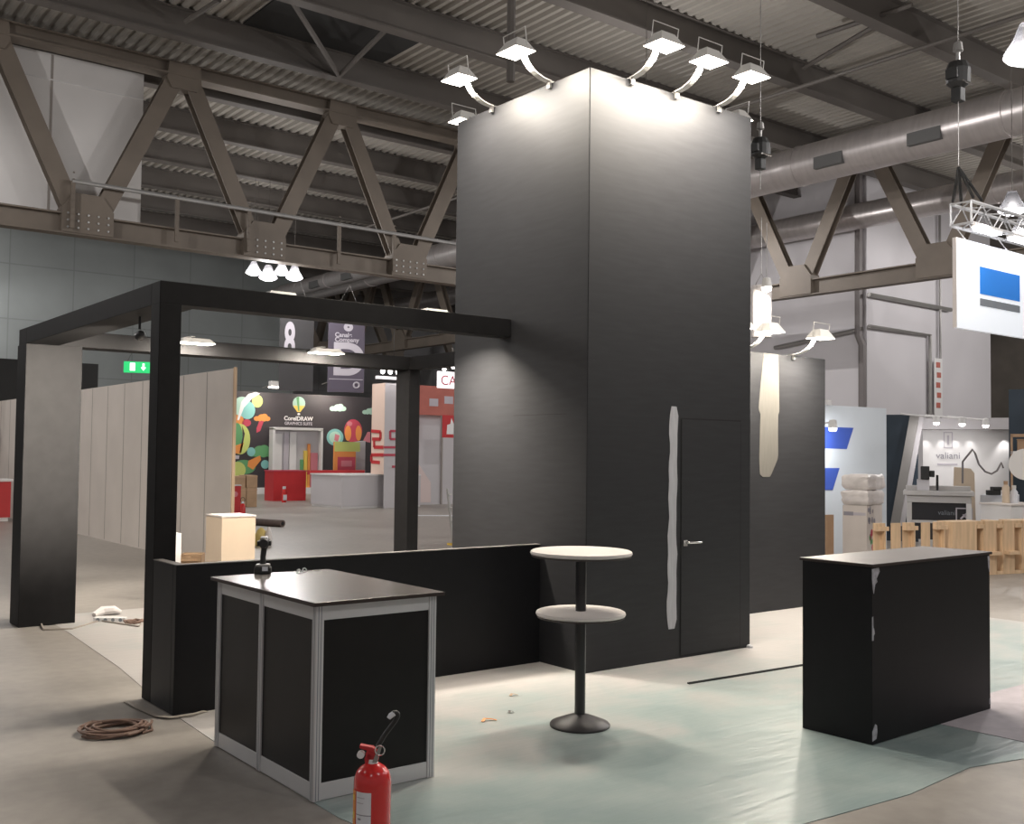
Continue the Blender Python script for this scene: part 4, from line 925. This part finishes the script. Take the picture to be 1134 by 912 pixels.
# hall lamps added out of view to brighten roof, walls and floor
for i, (x_, y_) in enumerate(((-9, -9), (0, -10), (9, -9), (-10, 1), (12, -2.5), (-9, 11), (21, -6), (22, 3), (-4.5, 15.5), (11, 10.3), (33, 6.5), (19.5, 17.5), (28.5, 25.5), (37, 33), (-1.5, 26), (46, 12), (.5, 36), (-8, 32), (-12, 21), (2, 43.5), (29, 9))):
    bay('white hall lamp added out of view to brighten the hall', (x_, y_, 8.7), HB*(.75 if i == 1 else .55 if i in (0, 2) else .3 if i in (3, 5) else 1), group='hall lamps added out of view')
# visible lamp at right edge
p = pd(1139, 62, 11.5)
o = bay('large glowing hall lamp cut by the right edge of view', p, 300)
for lab, px, py in (('bright hall lamp just above the truss over the hanging white banner', 1121, 233), ('bright lamp at the end of the small banner truss', 1134, 256)):
    bay(lab, pd(px, py, 20 if px < 1130 else 23), 100)

# booth floods over graphic wall
for lab, px, py in (('bright floodlight over the left of the balloon wall', 303, 428), ('bright floodlight over the right of the balloon wall, left of the pair', 369, 424), ('bright floodlight over the right of the balloon wall, right of the pair', 381, 429)):
    q = pv(px, py, GY-1.0); t = thing('spotlight', lab, 'floodlight', q)
    bm = bm_new(); box(bm, -.17, -.12, 0, .17, .12, .22); obj('lamp_housing', bm, 'lampwhite', t, .02); bm = bm_new(); box(bm, -.16, -.13, -.05, .16, .13, .0); obj('lens', bm, 'flood', t); bm = bm_new(); tube(bm, [(0, .1, .1), (0, .98, .0)], .02, 6); obj('arm', bm, 'greymet', t)
    area('lamp_light', q+Vector((0, 0, -.08)), (0, .7, -1), 36, .4, .2, WARM)

# ================================================================== BACKGROUND RIGHT
# white wall with blue lettering shape
a = pd(915, 449, 18.5); b = pd(981.5, 452, 19.5)
rz = math.atan2(b.y-a.y, b.x-a.x); Lw = (b-a).to_2d().length
t = thing('booth_wall', 'white booth wall with two slanted royal blue bars right of the black wall', 'booth wall', (a.x, a.y, 0), rz)
B('wall_sheet', -2, 0, 0, Lw, .12, b.z, mat('cool_white_board', (.70, .75, .80), .55, var=.03, scale=1), t)
B('top_bracket', .02, -.02, b.z, .12, .1, b.z+.09, 'white', t)
n_ = Vector((math.sin(rz), -math.cos(rz), 0)); dir_ = Vector((math.cos(rz), math.sin(rz), 0)); p_ = a + n_*.45 - dir_*.40; p_.z = b.z-.42
t3 = thing('spotlight', 'booth spotlight glimpsed at the white wall with blue bars', 'spotlight', p_); bm = bm_new(); lathe(bm, [(0, -.06), (.06, -.05), (.075, .02), (0, .03)], 14); obj('lens', bm, 'spotg', t3); bm = bm_new(); lathe(bm, [(.08, 0), (.06, .13), (0, .15)], 14); obj('lamp_housing', bm, 'white', t3); bm = bm_new(); tube(bm, [Vector((0, 0, .1)), -n_*.55+Vector((0, 0, .06))], .015, 6); obj('arm', bm, 'white', t3)
area('lamp_light', p_+Vector((0, 0, -.08)), dir_*.6-n_*.6+Vector((0, 0, -.8)), 14, .12, .12, (.95, .97, 1))
def onwall(px, py):
    n = Vector((math.sin(rz), -math.cos(rz), 0)); d = d_(px, py); k = (a-CAM).dot(n)/d.dot(n); P = CAM+d*k; v = P-a
    return (v.x*math.cos(rz)+v.y*math.sin(rz), P.z)
def bluebar(pts):
    bm = bm_new(); poly(bm, [(onwall(*p)[0], -.006, onwall(*p)[1]) for p in pts], (0, .006, 0)); obj('blue_bar', bm, 'blue', t)
bluebar([(905, 472), (945, 473.5), (937.5, 497), (905, 496)]); bluebar([(905, 518), (929.5, 518), (922, 542.5), (905, 542)])
# tan panel by it
p = gz(915, 618); q = pd(915, 570, 16); 
t = thing('tan_panel', 'upright tan board at the end of the lower black wall', 'board', (q.x, q.y, 0), rz); B('board', 0, 0, 0, (pd(928, 570, 16)-q).length, .05, q.z, 'wood2', t)
# carton with wrap
D1 = 16.6
a = pd(933, 560, D1); b = pd(960, 560, D1-.25); c1 = pd(983, 558, D1+.25)
rzc = math.atan2(b.y-a.y, b.x-a.x)
t = thing('packing_carton', 'tall off-white packing carton with coloured print behind the plain counter', 'carton', (a.x, a.y, 0), rzc)
wc = (b-a).to_2d().length; dc = .66
cz = pd(945, 559, D1).z
cm = mat('offwhite_carton', (.62, .57, .54), .7, var=.04, scale=3)
B('carton_body', 0, 0, 0, wc, dc, cz, cm, t, .006)
B('printed_word', wc*.05, -.003, cz-.16, wc*.45, 0, cz-.10, 'letterdark', t); B('printed_word', wc*.45, -.003, cz-.155, wc*.95, 0, cz-.11, 'lettergrey', t)
rnd = random.Random(3)
for mm, z_ in (('letterdark', cz-.1), ('letterdark', cz-.25), ('crimson', cz-.45), ('green', cz-.55), ('crimson', cz-.7), ('pink', cz-.85), ('letterdark', cz-1.0)):
    bm = bm_new()
    for k in range(4):
        y_ = .06+rnd.random()*.3; zz_ = z_+rnd.uniform(-.05, .05); r_ = rnd.uniform(.025, .05)
        poly(bm, [(wc+.003, y_+r_*math.cos(j*1.05+k), zz_+r_*1.3*math.sin(j*1.05+k)) for j in range(6)], (-.003, 0, 0))
    obj('colour_print', bm, mm, t)
def wrapblock(label, z0, z1, seed, xo):
    rnd = random.Random(seed); bm = bm_new(); n = 14; m_ = 6; rings = []
    x0, x1, y0, y1 = -.01+xo, wc+.02+xo, -.01, dc+.03
    per = [(x0+(x1-x0)*k/5, y0) for k in range(5)]+[(x1, y0+(y1-y0)*k/5) for k in range(5)]+[(x1-(x1-x0)*k/5, y1) for k in range(5)]+[(x0, y1-(y1-y0)*k/5) for k in range(5)]
    for i in range(m_+1):
        z = z0+(z1-z0)*i/m_; s = .90 if i in (0, m_) else 1.0
        rings.append([bm.verts.new(((x-(x0+x1)/2)*s+(x0+x1)/2+rnd.uniform(-.012, .012), (y-(y0+y1)/2)*s+(y0+y1)/2+rnd.uniform(-.012, .012), z+(rnd.uniform(-.01, .01) if 0 < i else .0))) for x, y in per])
    for p_, q_ in zip(rings, rings[1:]):
        for j in range(len(per)): bm.faces.new((p_[j], p_[(j+1) % len(per)], q_[(j+1) % len(per)], q_[j]))
    bm.faces.new(rings[0][::-1]); bm.faces.new(rings[-1])
    o = obj('wrapped_bundle', bm, 'plastic', smooth=True); o.location = (a.x, a.y, 0); o.rotation_euler = (0, 0, rzc); tag(o, label, 'bundle')
z2 = pd(945, 525, D1).z; zm = (cz+z2)/2
wrapblock('milky plastic-wrapped bundle lying directly on the packing carton', cz+.006, zm-.004, 1, 0); wrapblock('topmost milky plastic-wrapped bundle of the carton stack', zm+.004, z2, 2, .01)

# wooden block partition: boards with alternating notches, each one a unit
A = gz(1134, 634.5); Bq = gz(1010, 641)
dirw = (A-Bq).to_2d().normalized(); rzw = math.atan2(dirw.y, dirw.x)
wh = pd(1100, 577, (gz(1100, 637)-CAM).dot(_f)).z
def on_line(px):
    n = Vector((math.sin(rzw), -math.cos(rzw), 0)); d = d_(px, 600); k = (A-CAM).dot(n)/d.dot(n); return CAM+d*k
units = [(971.5, 981.5, 'hi'), (987, 998, 'lo'), (1004, 1014, 'hi'), (1020.5, 1030.5, 'lo'), (1038, 1047, 'hi'), (1055, 1082, 'full'), (1082, 1091, 'hi'), (1091, 1104, 'lo'), (1104, 1112, 'hi'), (1112, 1124, 'lo'), (1124, 1133, 'hi'), (1133, 1150, 'full')]
names = ['first', 'second', 'third', 'fourth', 'fifth', 'wide sixth', 'seventh', 'eighth', 'ninth', 'tenth', 'eleventh', 'last']
for (x0, x1, kd), nm in zip(units, names):
    p0 = on_line(x0+.15); p1 = on_line(x1-.15); w_ = (p1-p0).to_2d().length; tight = x1 > 1050
    t = thing('wooden_block', f'{nm} light wood block from the carton in the low notched row', 'wooden block', (p0.x, p0.y, 0), rzw, 'notched wood blocks by the right booth'); t.scale = (1, 1 if tight else .3, 1)
    if kd == 'full': B('board', 0, 0, 0, w_, .3, wh, 'wood', t, .004)
    elif kd == 'hi':
        B('board', 0, .26, 0, w_*.98, .30, wh, 'wood', t, .003); B('shelf', 0, 0, wh-.11, w_*(.98 if tight else 1.35), .26, wh-.05, 'wood', t, .003); B('head_board', 0, .02, wh-.05, w_*.95, .26, wh, 'wood', t, .003); B('foot', 0, 0, 0, w_, .26, .05, 'wood', t, .003); B('side_board', w_*.86, 0, .05, w_, .26, wh-.11, 'wood', t, .003)
    else:
        B('board', 0, .0, 0, w_*.98, .05, wh, 'wood', t, .003); B('shelf', 0, .05, .30, w_*(.98 if tight else 1.3), .26, .36, 'wood', t, .003); B('ledge', 0, -.10, .30, w_*(.98 if tight else 1.4), 0, .35, 'wood', t, .003); B('foot', 0, .05, 0, w_, .26, .05, 'wood', t, .003)
# white plinth behind the blocks
a = pd(1086, 556, 17.4); b = pd(1120, 557, 16.9)
t = thing('white_plinth', 'white square plinth behind the wood blocks at the right edge', 'plinth', (a.x, a.y, 0), math.atan2(b.y-a.y, b.x-a.x))
wp_ = (b-a).to_2d().length; B('plinth_body', 0, 0, 0, wp_, .9, a.z-.03, 'white', t, .005); B('plinth_top', -.02, -.02, a.z-.03, wp_+.02, .92, a.z, 'white_top', t, .005)

# machine with cutting table
a = pd(1004, 546, 19.2); b = pd(1076, 548, 18.8)
rzm = math.atan2(b.y-a.y, b.x-a.x); wm = (b-a).to_2d().length
t = thing('cutting_machine', 'grey computer cutting machine with dark front panel in the lit white booth', 'machine', (a.x, a.y, 0), rzm)
mz = a.z
B('machine_frame_rail', 0, 0, mz-.16, wm, .9, mz-.03, 'machine', t, .01); B('frame_leg', 0, 0, 0, .09, .9, mz-.16, 'machine', t, .01); B('frame_leg', wm-.09, 0, 0, wm, .9, mz-.16, 'white', t, .01)
B('front_panel', .09, .05, .25, wm-.09, .09, mz-.16, mat('machine_black', (.02, .022, .028), .3), t); B('lower_rail', .09, .02, .55, wm-.09, .06, .60, 'machine', t)
bm = bm_new(); x_ = wm*.76
for q in ((0, 0, .28, .02), (0, .26, .28, .28), (0, 0, .02, .28), (.26, 0, .28, .28)): box(bm, x_+q[0], .03, mz-.52+q[1], x_+q[2], .05, mz-.52+q[3])
bar(bm, (x_+.08, .04, mz-.44), (x_+.2, .04, mz-.32), .02, .03); bar(bm, (x_+.2, .04, mz-.44), (x_+.12, .04, mz-.36), .02, .03); obj('square_emblem', bm, 'lettergrey', t)
text('lettering', 'valiani', .12, 'printgrey', t, (wm*.62, .045, mz-.34), (PI/2, 0, 0), .003)
B('work_table', -.06, -.05, mz-.03, wm+.05, 1.0, mz+.05, 'machine', t, .01); B('table_rail', -.02, .4, mz+.05, wm, .55, mz+.14, 'machine', t, .01)
B('control_box', wm*.16, .2, mz+.05, wm*.36, .5, mz+.26, 'palegrey', t, .01)
bm = bm_new(); box(bm, wm*.22, .15, mz+.26, wm*.36, .45, mz+.50); box(bm, wm*.36, .2, mz+.30, wm*.44, .4, mz+.42); box(bm, wm*.46, .2, mz+.06, wm*.5, .3, mz+.34); obj('cutting_head', bm, 'rubber', t, .01)
q = pd(1053, 548, 20.6); q2 = pd(1081, 548, 20.5); bm = bm_new(); zt_ = pd(1066, 517, 20.5).z; L__ = (q2-q).to_2d().length; poly(bm, [(0, 0, 0), (L__, 0, 0), (L__*.95, .02, zt_-.12), (L__*.8, .02, zt_-.03), (L__*.15, .02, zt_)], (0, .03, 0)); o_ = obj('leaning_board', bm, 'mdf'); o_.location = (q.x, q.y, 0); o_.rotation_euler = (0, 0, math.atan2(q2.y-q.y, q2.x-q.x)); tag(o_, 'tan board standing behind the cutting machine under the hose arm', 'board')
# hose arm on the machine
hp = [pd(x_, y_, 18.7) for x_, y_ in ((1066, 535), (1066, 511), (1070, 506), (1077, 497.5), (1080, 502), (1084, 514), (1091, 522), (1098, 524.5), (1104, 521), (1109, 512), (1111, 518))]
bm = bm_new(); tube(bm, hp, .018, 8); tag(obj('mounted_hose_arm', bm, mat('grey_hose', (.20, .18, .18), .5), smooth=True), 'curved dark hose arm rising from the cutting machine', 'hose')
# second table with objects
a = pd(1076, 550, 18.9); b = pd(1108, 550, 18.6)
t = thing('side_table', 'narrow blue-white worktable right of the cutting machine', 'table', (a.x+.30, a.y+.0, 0), math.atan2(b.y-a.y, b.x-a.x)); wt = (b-a).to_2d().length
B('table_top', 0, 0, a.z-.1, wt, .8, a.z+.04, 'paper', t, .01); B('table_body', .03, .05, 0, wt-.03, .75, a.z-.1, 'navy', t)
p = pd(1100, 541, 18.8); t = thing('tool_case', 'small black tool lying on the blue-white worktable', 'tool', (p.x, p.y, a.z+.041), -.5); bm = bm_new(); box(bm, -.12, -.05, 0, .12, .05, .09); obj('case', bm, 'rubber', t, .01); bm = bm_new(); box(bm, -.03, -.06, .09, .16, .06, .15); obj('head', bm, 'rubber', t, .01)

# lit white booth wall with lettering
a = pd(1022, 478, 22.5); b = pd(1117, 461, 21.8)
rzv = math.atan2(b.y-a.y, b.x-a.x); wv_ = (b-a).to_2d().length
t = thing('booth_wall', 'lit white booth wall with grey lettering and small emblem', 'booth wall', (a.x, a.y, 0), rzv)
vz = pd(1060, 476, 22.2).z
B('wall_sheet', 0, 0, 0, wv_, .1, vz, 'white', t)
def onv(px, py):
    n = Vector((math.sin(rzv), -math.cos(rzv), 0)); d = d_(px, py); k = (a-CAM).dot(n)/d.dot(n); P = CAM+d*k; v = P-a
    return (v.x*math.cos(rzv)+v.y*math.sin(rzv), P.z)
q = onv(1050, 504.5); tx = text('lettering', 'valiani', .42, 'letterdark', t, (q[0], -.006, q[1]), (PI/2, 0, 0), .003); s_ = (onv(1063, 504)[0]-onv(1036.5, 504)[0])/tx.dimensions.x; tx.scale = (s_, s_, 1)
q = onv(1049, 514); B('small_text', q[0]-.2, -.006, q[1]-.02, q[0]+.2, 0, q[1]+.02, 'lettergrey', t)
q = onv(1050, 487); bm = bm_new()
for e_ in ((-.09, -.17, .09, -.15), (-.09, .15, .09, .17), (-.09, -.17, -.07, .17), (.07, -.17, .09, .17), (-.02, -.1, .02, .1)): box(bm, q[0]+e_[0], -.006, q[1]+e_[1], q[0]+e_[2], 0, q[1]+e_[3])
obj('emblem', bm, 'lettergrey', t)
# header of booth
h1 = onv(1028, 476); 
t = thing('booth_header', 'grey booth header carrying three round ceiling spots', 'booth header', (a.x, a.y, 0), rzv)
hzb = onv(1060, 476)[1]; hzt = onv(1060, 463)[1]
B('header_board', -.1, -.25, hzb+.01, wv_, .1, hzt, 'palegrey', t)
for lab, px, py in (('round booth spot of three, nearest the slanted frame', 1037, 467.5), ('middle round booth spot of the three over the cutting machine', 1065.5, 469), ('round booth spot of three, nearest the navy wall', 1091.5, 470.5)):
    q = pd(px, py, 20.6); t2 = thing('spotlight', lab, 'spotlight', q)
    bm = bm_new(); lathe(bm, [(0, -.06), (.05, -.04), (.065, .02), (0, .03)], 16); obj('lens', bm, 'spotg', t2); bm = bm_new(); lathe(bm, [(.07, .0), (.06, .12), (0, .14)], 16); obj('lamp_housing', bm, 'white', t2); bm = bm_new(); tube(bm, [(0, 0, .1), (.3, .95, .2)], .02, 6); obj('arm', bm, 'white', t2); spot('lamp_light', q+Vector((0, 0, -.09)), (.45, .9, -.6), 26, math.radians(110), .8, (1, .96, .95), .05)
for px in (1025, 1043, 1058, 1074, 1112):
    q = onv(px, 478); P = Vector((a.x+q[0]*math.cos(rzv)+.12*math.sin(rzv), a.y+q[0]*math.sin(rzv)-.12*math.cos(rzv), hzb-.03))
    spot('booth_light', P, (0, 0, -1), 9 if px < 1100 else 22, math.radians(70), .7, (1, .96, .93), .01)
# slanted frame and navy panel left of it
a2 = pd(981, 459, 22.0); b2 = pd(1014, 461, 22.0)
t = thing('navy_panel', 'dark navy wall panel left of the slanted grey frame', 'wall panel', (a2.x, a2.y, 0), rzv)
B('panel_board', 0, 0, 0, (b2-a2).to_2d().length, .08, a2.z, 'navy', t)
bm = bm_new(); q0 = pd(1013, 460, 21.4); q1 = pd(991, 582, 21.4); nrm = Vector((math.sin(rzv), -math.cos(rzv), 0)); bar(bm, q0, q1, .17, .16, up=nrm)
tag(obj('slanted_post', bm, mat('warm_grey_frame', (.27, .26, .25), .6)), 'slanted grey frame post leaning beside the navy panel', 'frame')
bm = bm_new(); q0 = pd(1019.5, 461, 21.6); q1 = pd(998, 582, 21.6); bar(bm, q0, q1, .13, .14, up=nrm); tag(obj('slanted_post', bm, 'palegrey'), 'slanted pale frame post leaning right behind the grey one', 'frame')
# right edge: navy wall, shelves, disc
a2 = pd(1117, 431, 21.6); b2 = pd(1150, 433, 21.4)
t = thing('navy_wall', 'navy booth wall at the right edge behind the shelf', 'wall panel', (a2.x, a2.y, 0), rzv); B('panel_board', 0, 0, 0, 2.0, .1, a2.z, 'navy', t)
a3 = pd(1119, 482, 20.8)
t = thing('wooden_shelf', 'small wooden shelf with white boards at the right edge', 'shelf', (a3.x, a3.y, 0), rzv)
for k, pz in enumerate((482, 501, 518)): 
    z_ = pd(1125, pz, 20.8).z; B('shelf_board', 0, 0, z_-.03, 1.0, .3, z_+.03, 'wood2' if k == 0 else 'white', t)
B('side_board', 0, 0, 0, .04, .3, a3.z+.02, 'wood2', t)
for k, (x_, w_, h_, pz) in enumerate(((.12, .5, .22, 501), (.1, .3, .18, 518))): 
    z_ = pd(1125, pz, 20.8).z+.031; t = thing('storage_basket', ('brown basket on the upper shelf at the right edge', 'tan box on the lower shelf at the right edge')[k], 'basket', (a3.x, a3.y, z_), rzv); B('basket_body', x_, .03, 0, x_+w_, .27, h_, 'wood2', t, .01); B('basket_rim', x_-.01, .02, h_, x_+w_+.01, .28, h_+.02, 'cardboard', t, .005)
q = pd(1136, 514, 16.6)
t = thing('round_sign', 'round white disc sign cut by the right edge of view', 'sign', (q.x, q.y, 0), rzv)
bm = bm_new(); lathe(bm, [(.25, 0), (.25, .03), (0, .03)], 36, M=Matrix.Translation((0, 0, q.z)) @ Matrix.Rotation(PI/2, 4, 'X')); obj('disc', bm, 'white', t, .004); bm = bm_new(); tube(bm, [(0, .02, q.z-.2), (0, .02, 0)], .02, 8); obj('stand_pole', bm, 'greymet', t)
for k, (px, py, lab, mm) in enumerate(((1114, 545, 'tall tan tube standing on the white plinth', 'mdf'), (1123, 549, 'pale blue bottle standing on the white plinth', 'paper'))):
    q = pd(px, 556, 17.3); t = thing('tube' if k == 0 else 'bottle', lab, 'tube' if k == 0 else 'bottle', (q.x, q.y, 1.0285)); 
    t.location.z = pd(1086, 556, 17.4).z+.001
    bm = bm_new(); lathe(bm, [(.06, 0), (.06, .26 if k == 0 else .18), (.03, .30 if k == 0 else .22), (.03, .34 if k == 0 else .27), (0, .34 if k == 0 else .27)], 14); obj('body', bm, mm, t, smooth=True); bm = bm_new(); lathe(bm, [(.034, .30 if k == 0 else .24), (.034, .36 if k == 0 else .29), (0, .36 if k == 0 else .29)], 14); obj('cap', bm, 'wood2' if k == 0 else 'white', t)

# hanging white banner box with blue rectangle
a = pd(1057, 312, 14.0); rb = math.atan2(pd(1134, 320, 15.19).y-a.y, pd(1134, 320, 15.19).x-a.x)
def onb(px, py, o=0):
    n = Vector((math.sin(rb), -math.cos(rb), 0)); d = d_(px, py); k = (a-CAM).dot(n)/d.dot(n); P = CAM+d*k; v = P-a
    return (v.x*math.cos(rb)+v.y*math.sin(rb), P.z)
zt, zb = onb(1057, 262)[1], onb(1057, 362)[1]
t = thing('hanging_banner', 'hanging white banner with a blue rectangle over a grey bar', 'banner', (a.x, a.y, 0), rb)
B('banner_box', .06, 0, zb, 2.6, .055, zt, 'bannerglow', t); B('banner_side', .05, .0, zb, .06, .055, zt, 'white_top', t)
def rect(px0, py0, px1, py1, m_, name):
    p = onb(px0, py0); q = onb(px1, py1); B(name, p[0], -.006, q[1], q[0], 0, p[1], m_, t)
p = onb(1085, 295); q = onb(1129, 332)
z_a, z_b = onb(1085, 295)[1], onb(1085, 325)[1]; B('blue_rectangle', p[0], -.006, z_b, onb(1129, 320)[0], 0, z_a, 'skyblue', t)
z_a, z_b = onb(1085, 330)[1], onb(1085, 338)[1]; B('grey_bar', p[0], -.006, z_b, onb(1129, 320)[0], 0, z_a, 'printgrey', t)
# box truss above the banner
def boxtruss():
    t = thing('hanging_truss', 'silver aluminium box truss hung above the white banner', 'lighting truss', (a.x, a.y, 0), rb)
    z0 = onb(1053, 244)[1]; s = .29; L = 3.2; x0 = .22; yy = -.12
    for (dy, dz) in ((0, 0), (s, 0), (0, s), (s, s)):
        bm = bm_new(); tube(bm, [(x0, yy+dy, z0+dz), (x0+L, yy+dy, z0+dz)], .025, 8); obj('main_tube', bm, 'alu', t, smooth=True)
    bm = bm_new(); n = 11
    for k in range(n):
        xa = x0+L*k/n; xb = x0+L*(k+1)/n; q = k % 2
        for dy in (0, s): tube(bm, [(xa, yy+dy, z0+(s if q else 0)), (xb, yy+dy, z0+(0 if q else s))], .010, 6)
        for dz in (0, s): tube(bm, [(xa, yy+(s if q else 0), z0+dz), (xb, yy+(0 if q else s), z0+dz)], .010, 6)
    obj('lacing', bm, 'alu', t)
    bm = bm_new(); tube(bm, [(x0, yy, z0), (x0, yy+s, z0), (x0, yy+s, z0+s), (x0, yy, z0+s), (x0, yy, z0)], .018, 6); obj('end_frame', bm, 'alu', t)
    for xx in (.35, 1.5, 2.4):
        bm = bm_new(); tube(bm, [(xx, .17, z0), (xx, .03, zt+.006)], .008, 6); obj('banner_hanger', bm, 'alu', t)
    return t, z0
bt, bz = boxtruss()
area('truss_light', Vector((a.x, a.y, 0))+Matrix.Rotation(rb, 3, 'Z') @ Vector((.3, -.25, bz-.02)), (0, 0, -1), 12, .3, .1)
t = thing('hanging_lamp', 'bright strip lamp under the left end of the silver truss', 'lamp', (a.x, a.y, 0), rb); B('lens', .3, -.22, bz-.10, .85, -.1, bz-.06, 'floodc', t); B('lamp_housing', .28, -.23, bz-.06, .87, -.09, bz-.03, 'lampwhite', t)
t = thing('hanging_lamp', 'bright strip lamp further along the silver truss', 'lamp', (a.x, a.y, 0), rb); B('lens', 1.25, -.22, bz-.10, 1.75, -.1, bz-.06, 'floodc', t); B('lamp_housing', 1.23, -.23, bz-.06, 1.77, -.09, bz-.03, 'lampwhite', t)

# chain hoists
def hoist(label, px, py, dep, s, ztop, zlow):
    p = pd(px, py, dep); t = thing('hanging_hoist', label, 'chain hoist', p)
    bm = bm_new(); tube(bm, [(0, 0, -.12*s), (0, 0, -.08*s), (0, 0, .06*s), (0, 0, .13*s), (0, 0, .15*s)], [.06*s, .11*s, .12*s, .09*s, .03*s], 14); box(bm, -.13*s, -.06*s, -.05*s, .13*s, .06*s, .04*s); obj('motor_body', bm, 'rubber', t, smooth=False)
    bm = bm_new(); box(bm, -.05*s, -.05*s, -.26*s, .05*s, .05*s, -.12*s); obj('chain_bag', bm, 'rubber', t, .01)
    bm = bm_new(); tube(bm, [(-.09*s, -.1*s, -.09*s), (.09*s, -.1*s, -.09*s)], .012, 6); obj('metal_band', bm, 'chrome', t)
    bm = bm_new(); tube(bm, [(0, 0, .14*s), (0, 0, .24*s)], .02*s, 6); lathe(bm, [(0, .22*s), (.05*s, .25*s), (.04*s, .33*s), (0, .35*s)], 10); tube(bm, [(0, 0, .34*s), (0, 0, ztop-p.z)], .006, 6); obj('chain', bm, 'greymet', t)
    bm = bm_new(); tube(bm, [(.0, 0, -.2*s), (0, 0, zlow-p.z)], .006, 6); obj('load_chain', bm, 'greymet', t)
    return p
zl = bz+.70
p = hoist('black chain hoist on a long chain above the silver banner truss', 1061, 84, 13.9, 1.35, ROOF, zl)
hoist('black chain hoist close to the right edge of the tower', 842, 165, 13, 1.0, ROOF, pd(842, 165, 13).z-.5)
bm = bm_new(); lm = Matrix.Rotation(rb, 3, 'Z'); o3 = Vector((a.x, a.y, 0))
top = Vector((p.x, p.y, zl-.03))
for q in ((.28, -.12), (.50, -.12), (.28, .17), (.50, .17)): tube(bm, [top, o3+lm @ Vector((q[0], q[1], bz+.345))], .022, 6)
tag(obj('hanging_sling', bm, 'rubber'), 'black triangular sling holding the end of the silver truss', 'sling')

# white hanging column banner behind the tower edge with a lamp
q = pd(843, 345, 16.5)
t = thing('hanging_column_banner', 'white glowing column banner hanging just right of the tower', 'banner', q, -YAW)
hh = (pd(843, 315, 16.5)-pd(843, 372, 16.5)).length/2
bm = bm_new(); lathe(bm, [(.16, -hh), (.16, hh), (0, hh)], 24); obj('fabric_tube', bm, mat('white_fabric', (.80, .76, .76), .7), t, smooth=True); bm = bm_new(); tube(bm, [(-.1, 0, hh), (0, 0, hh+.2), (.1, 0, hh)], .008, 6); tube(bm, [(0, 0, hh+.195), (0, 0, 1.5)], .005, 6); obj('hanger', bm, 'greymet', t)
q = pd(849, 318, 16.1); t = thing('spotlight', 'small bright spot at the top of the white column banner', 'spotlight', q)
bm = bm_new(); lathe(bm, [(0, -.08), (.07, -.05), (.08, .02), (0, .03)], 14); obj('lens', bm, 'flood', t); bm = bm_new(); lathe(bm, [(.085, 0), (.06, .14), (0, .16)], 14); obj('lamp_housing', bm, 'lampwhite', t); bm = bm_new(); tube(bm, [(0, 0, .14), (0, 0, 1.0)], .006, 6); obj('hanger', bm, 'greymet', t)
area('lamp_light', q+Vector((0, -.02, -.1)), (-.3, .5, -1), 40, .1, .1, WARM)

# ================================================================== world and exposure
W = bpy.data.worlds.new('hall_air'); S.world = W; W.use_nodes = True
bg = W.node_tree.nodes['Background']; bg.inputs['Color'].default_value = (.95, .92, .90, 1); bg.inputs['Strength'].default_value = .22
S.view_settings.view_transform = 'Standard'; S.view_settings.look = 'None'; S.view_settings.gamma = 1; S.view_settings.use_curve_mapping = False
S.view_settings.exposure = 0.0
S.cycles.use_denoising = True
S.cycles.max_bounces = 6; S.cycles.diffuse_bounces = 4; S.cycles.glossy_bounces = 3
S.cycles.sample_clamp_indirect = 6
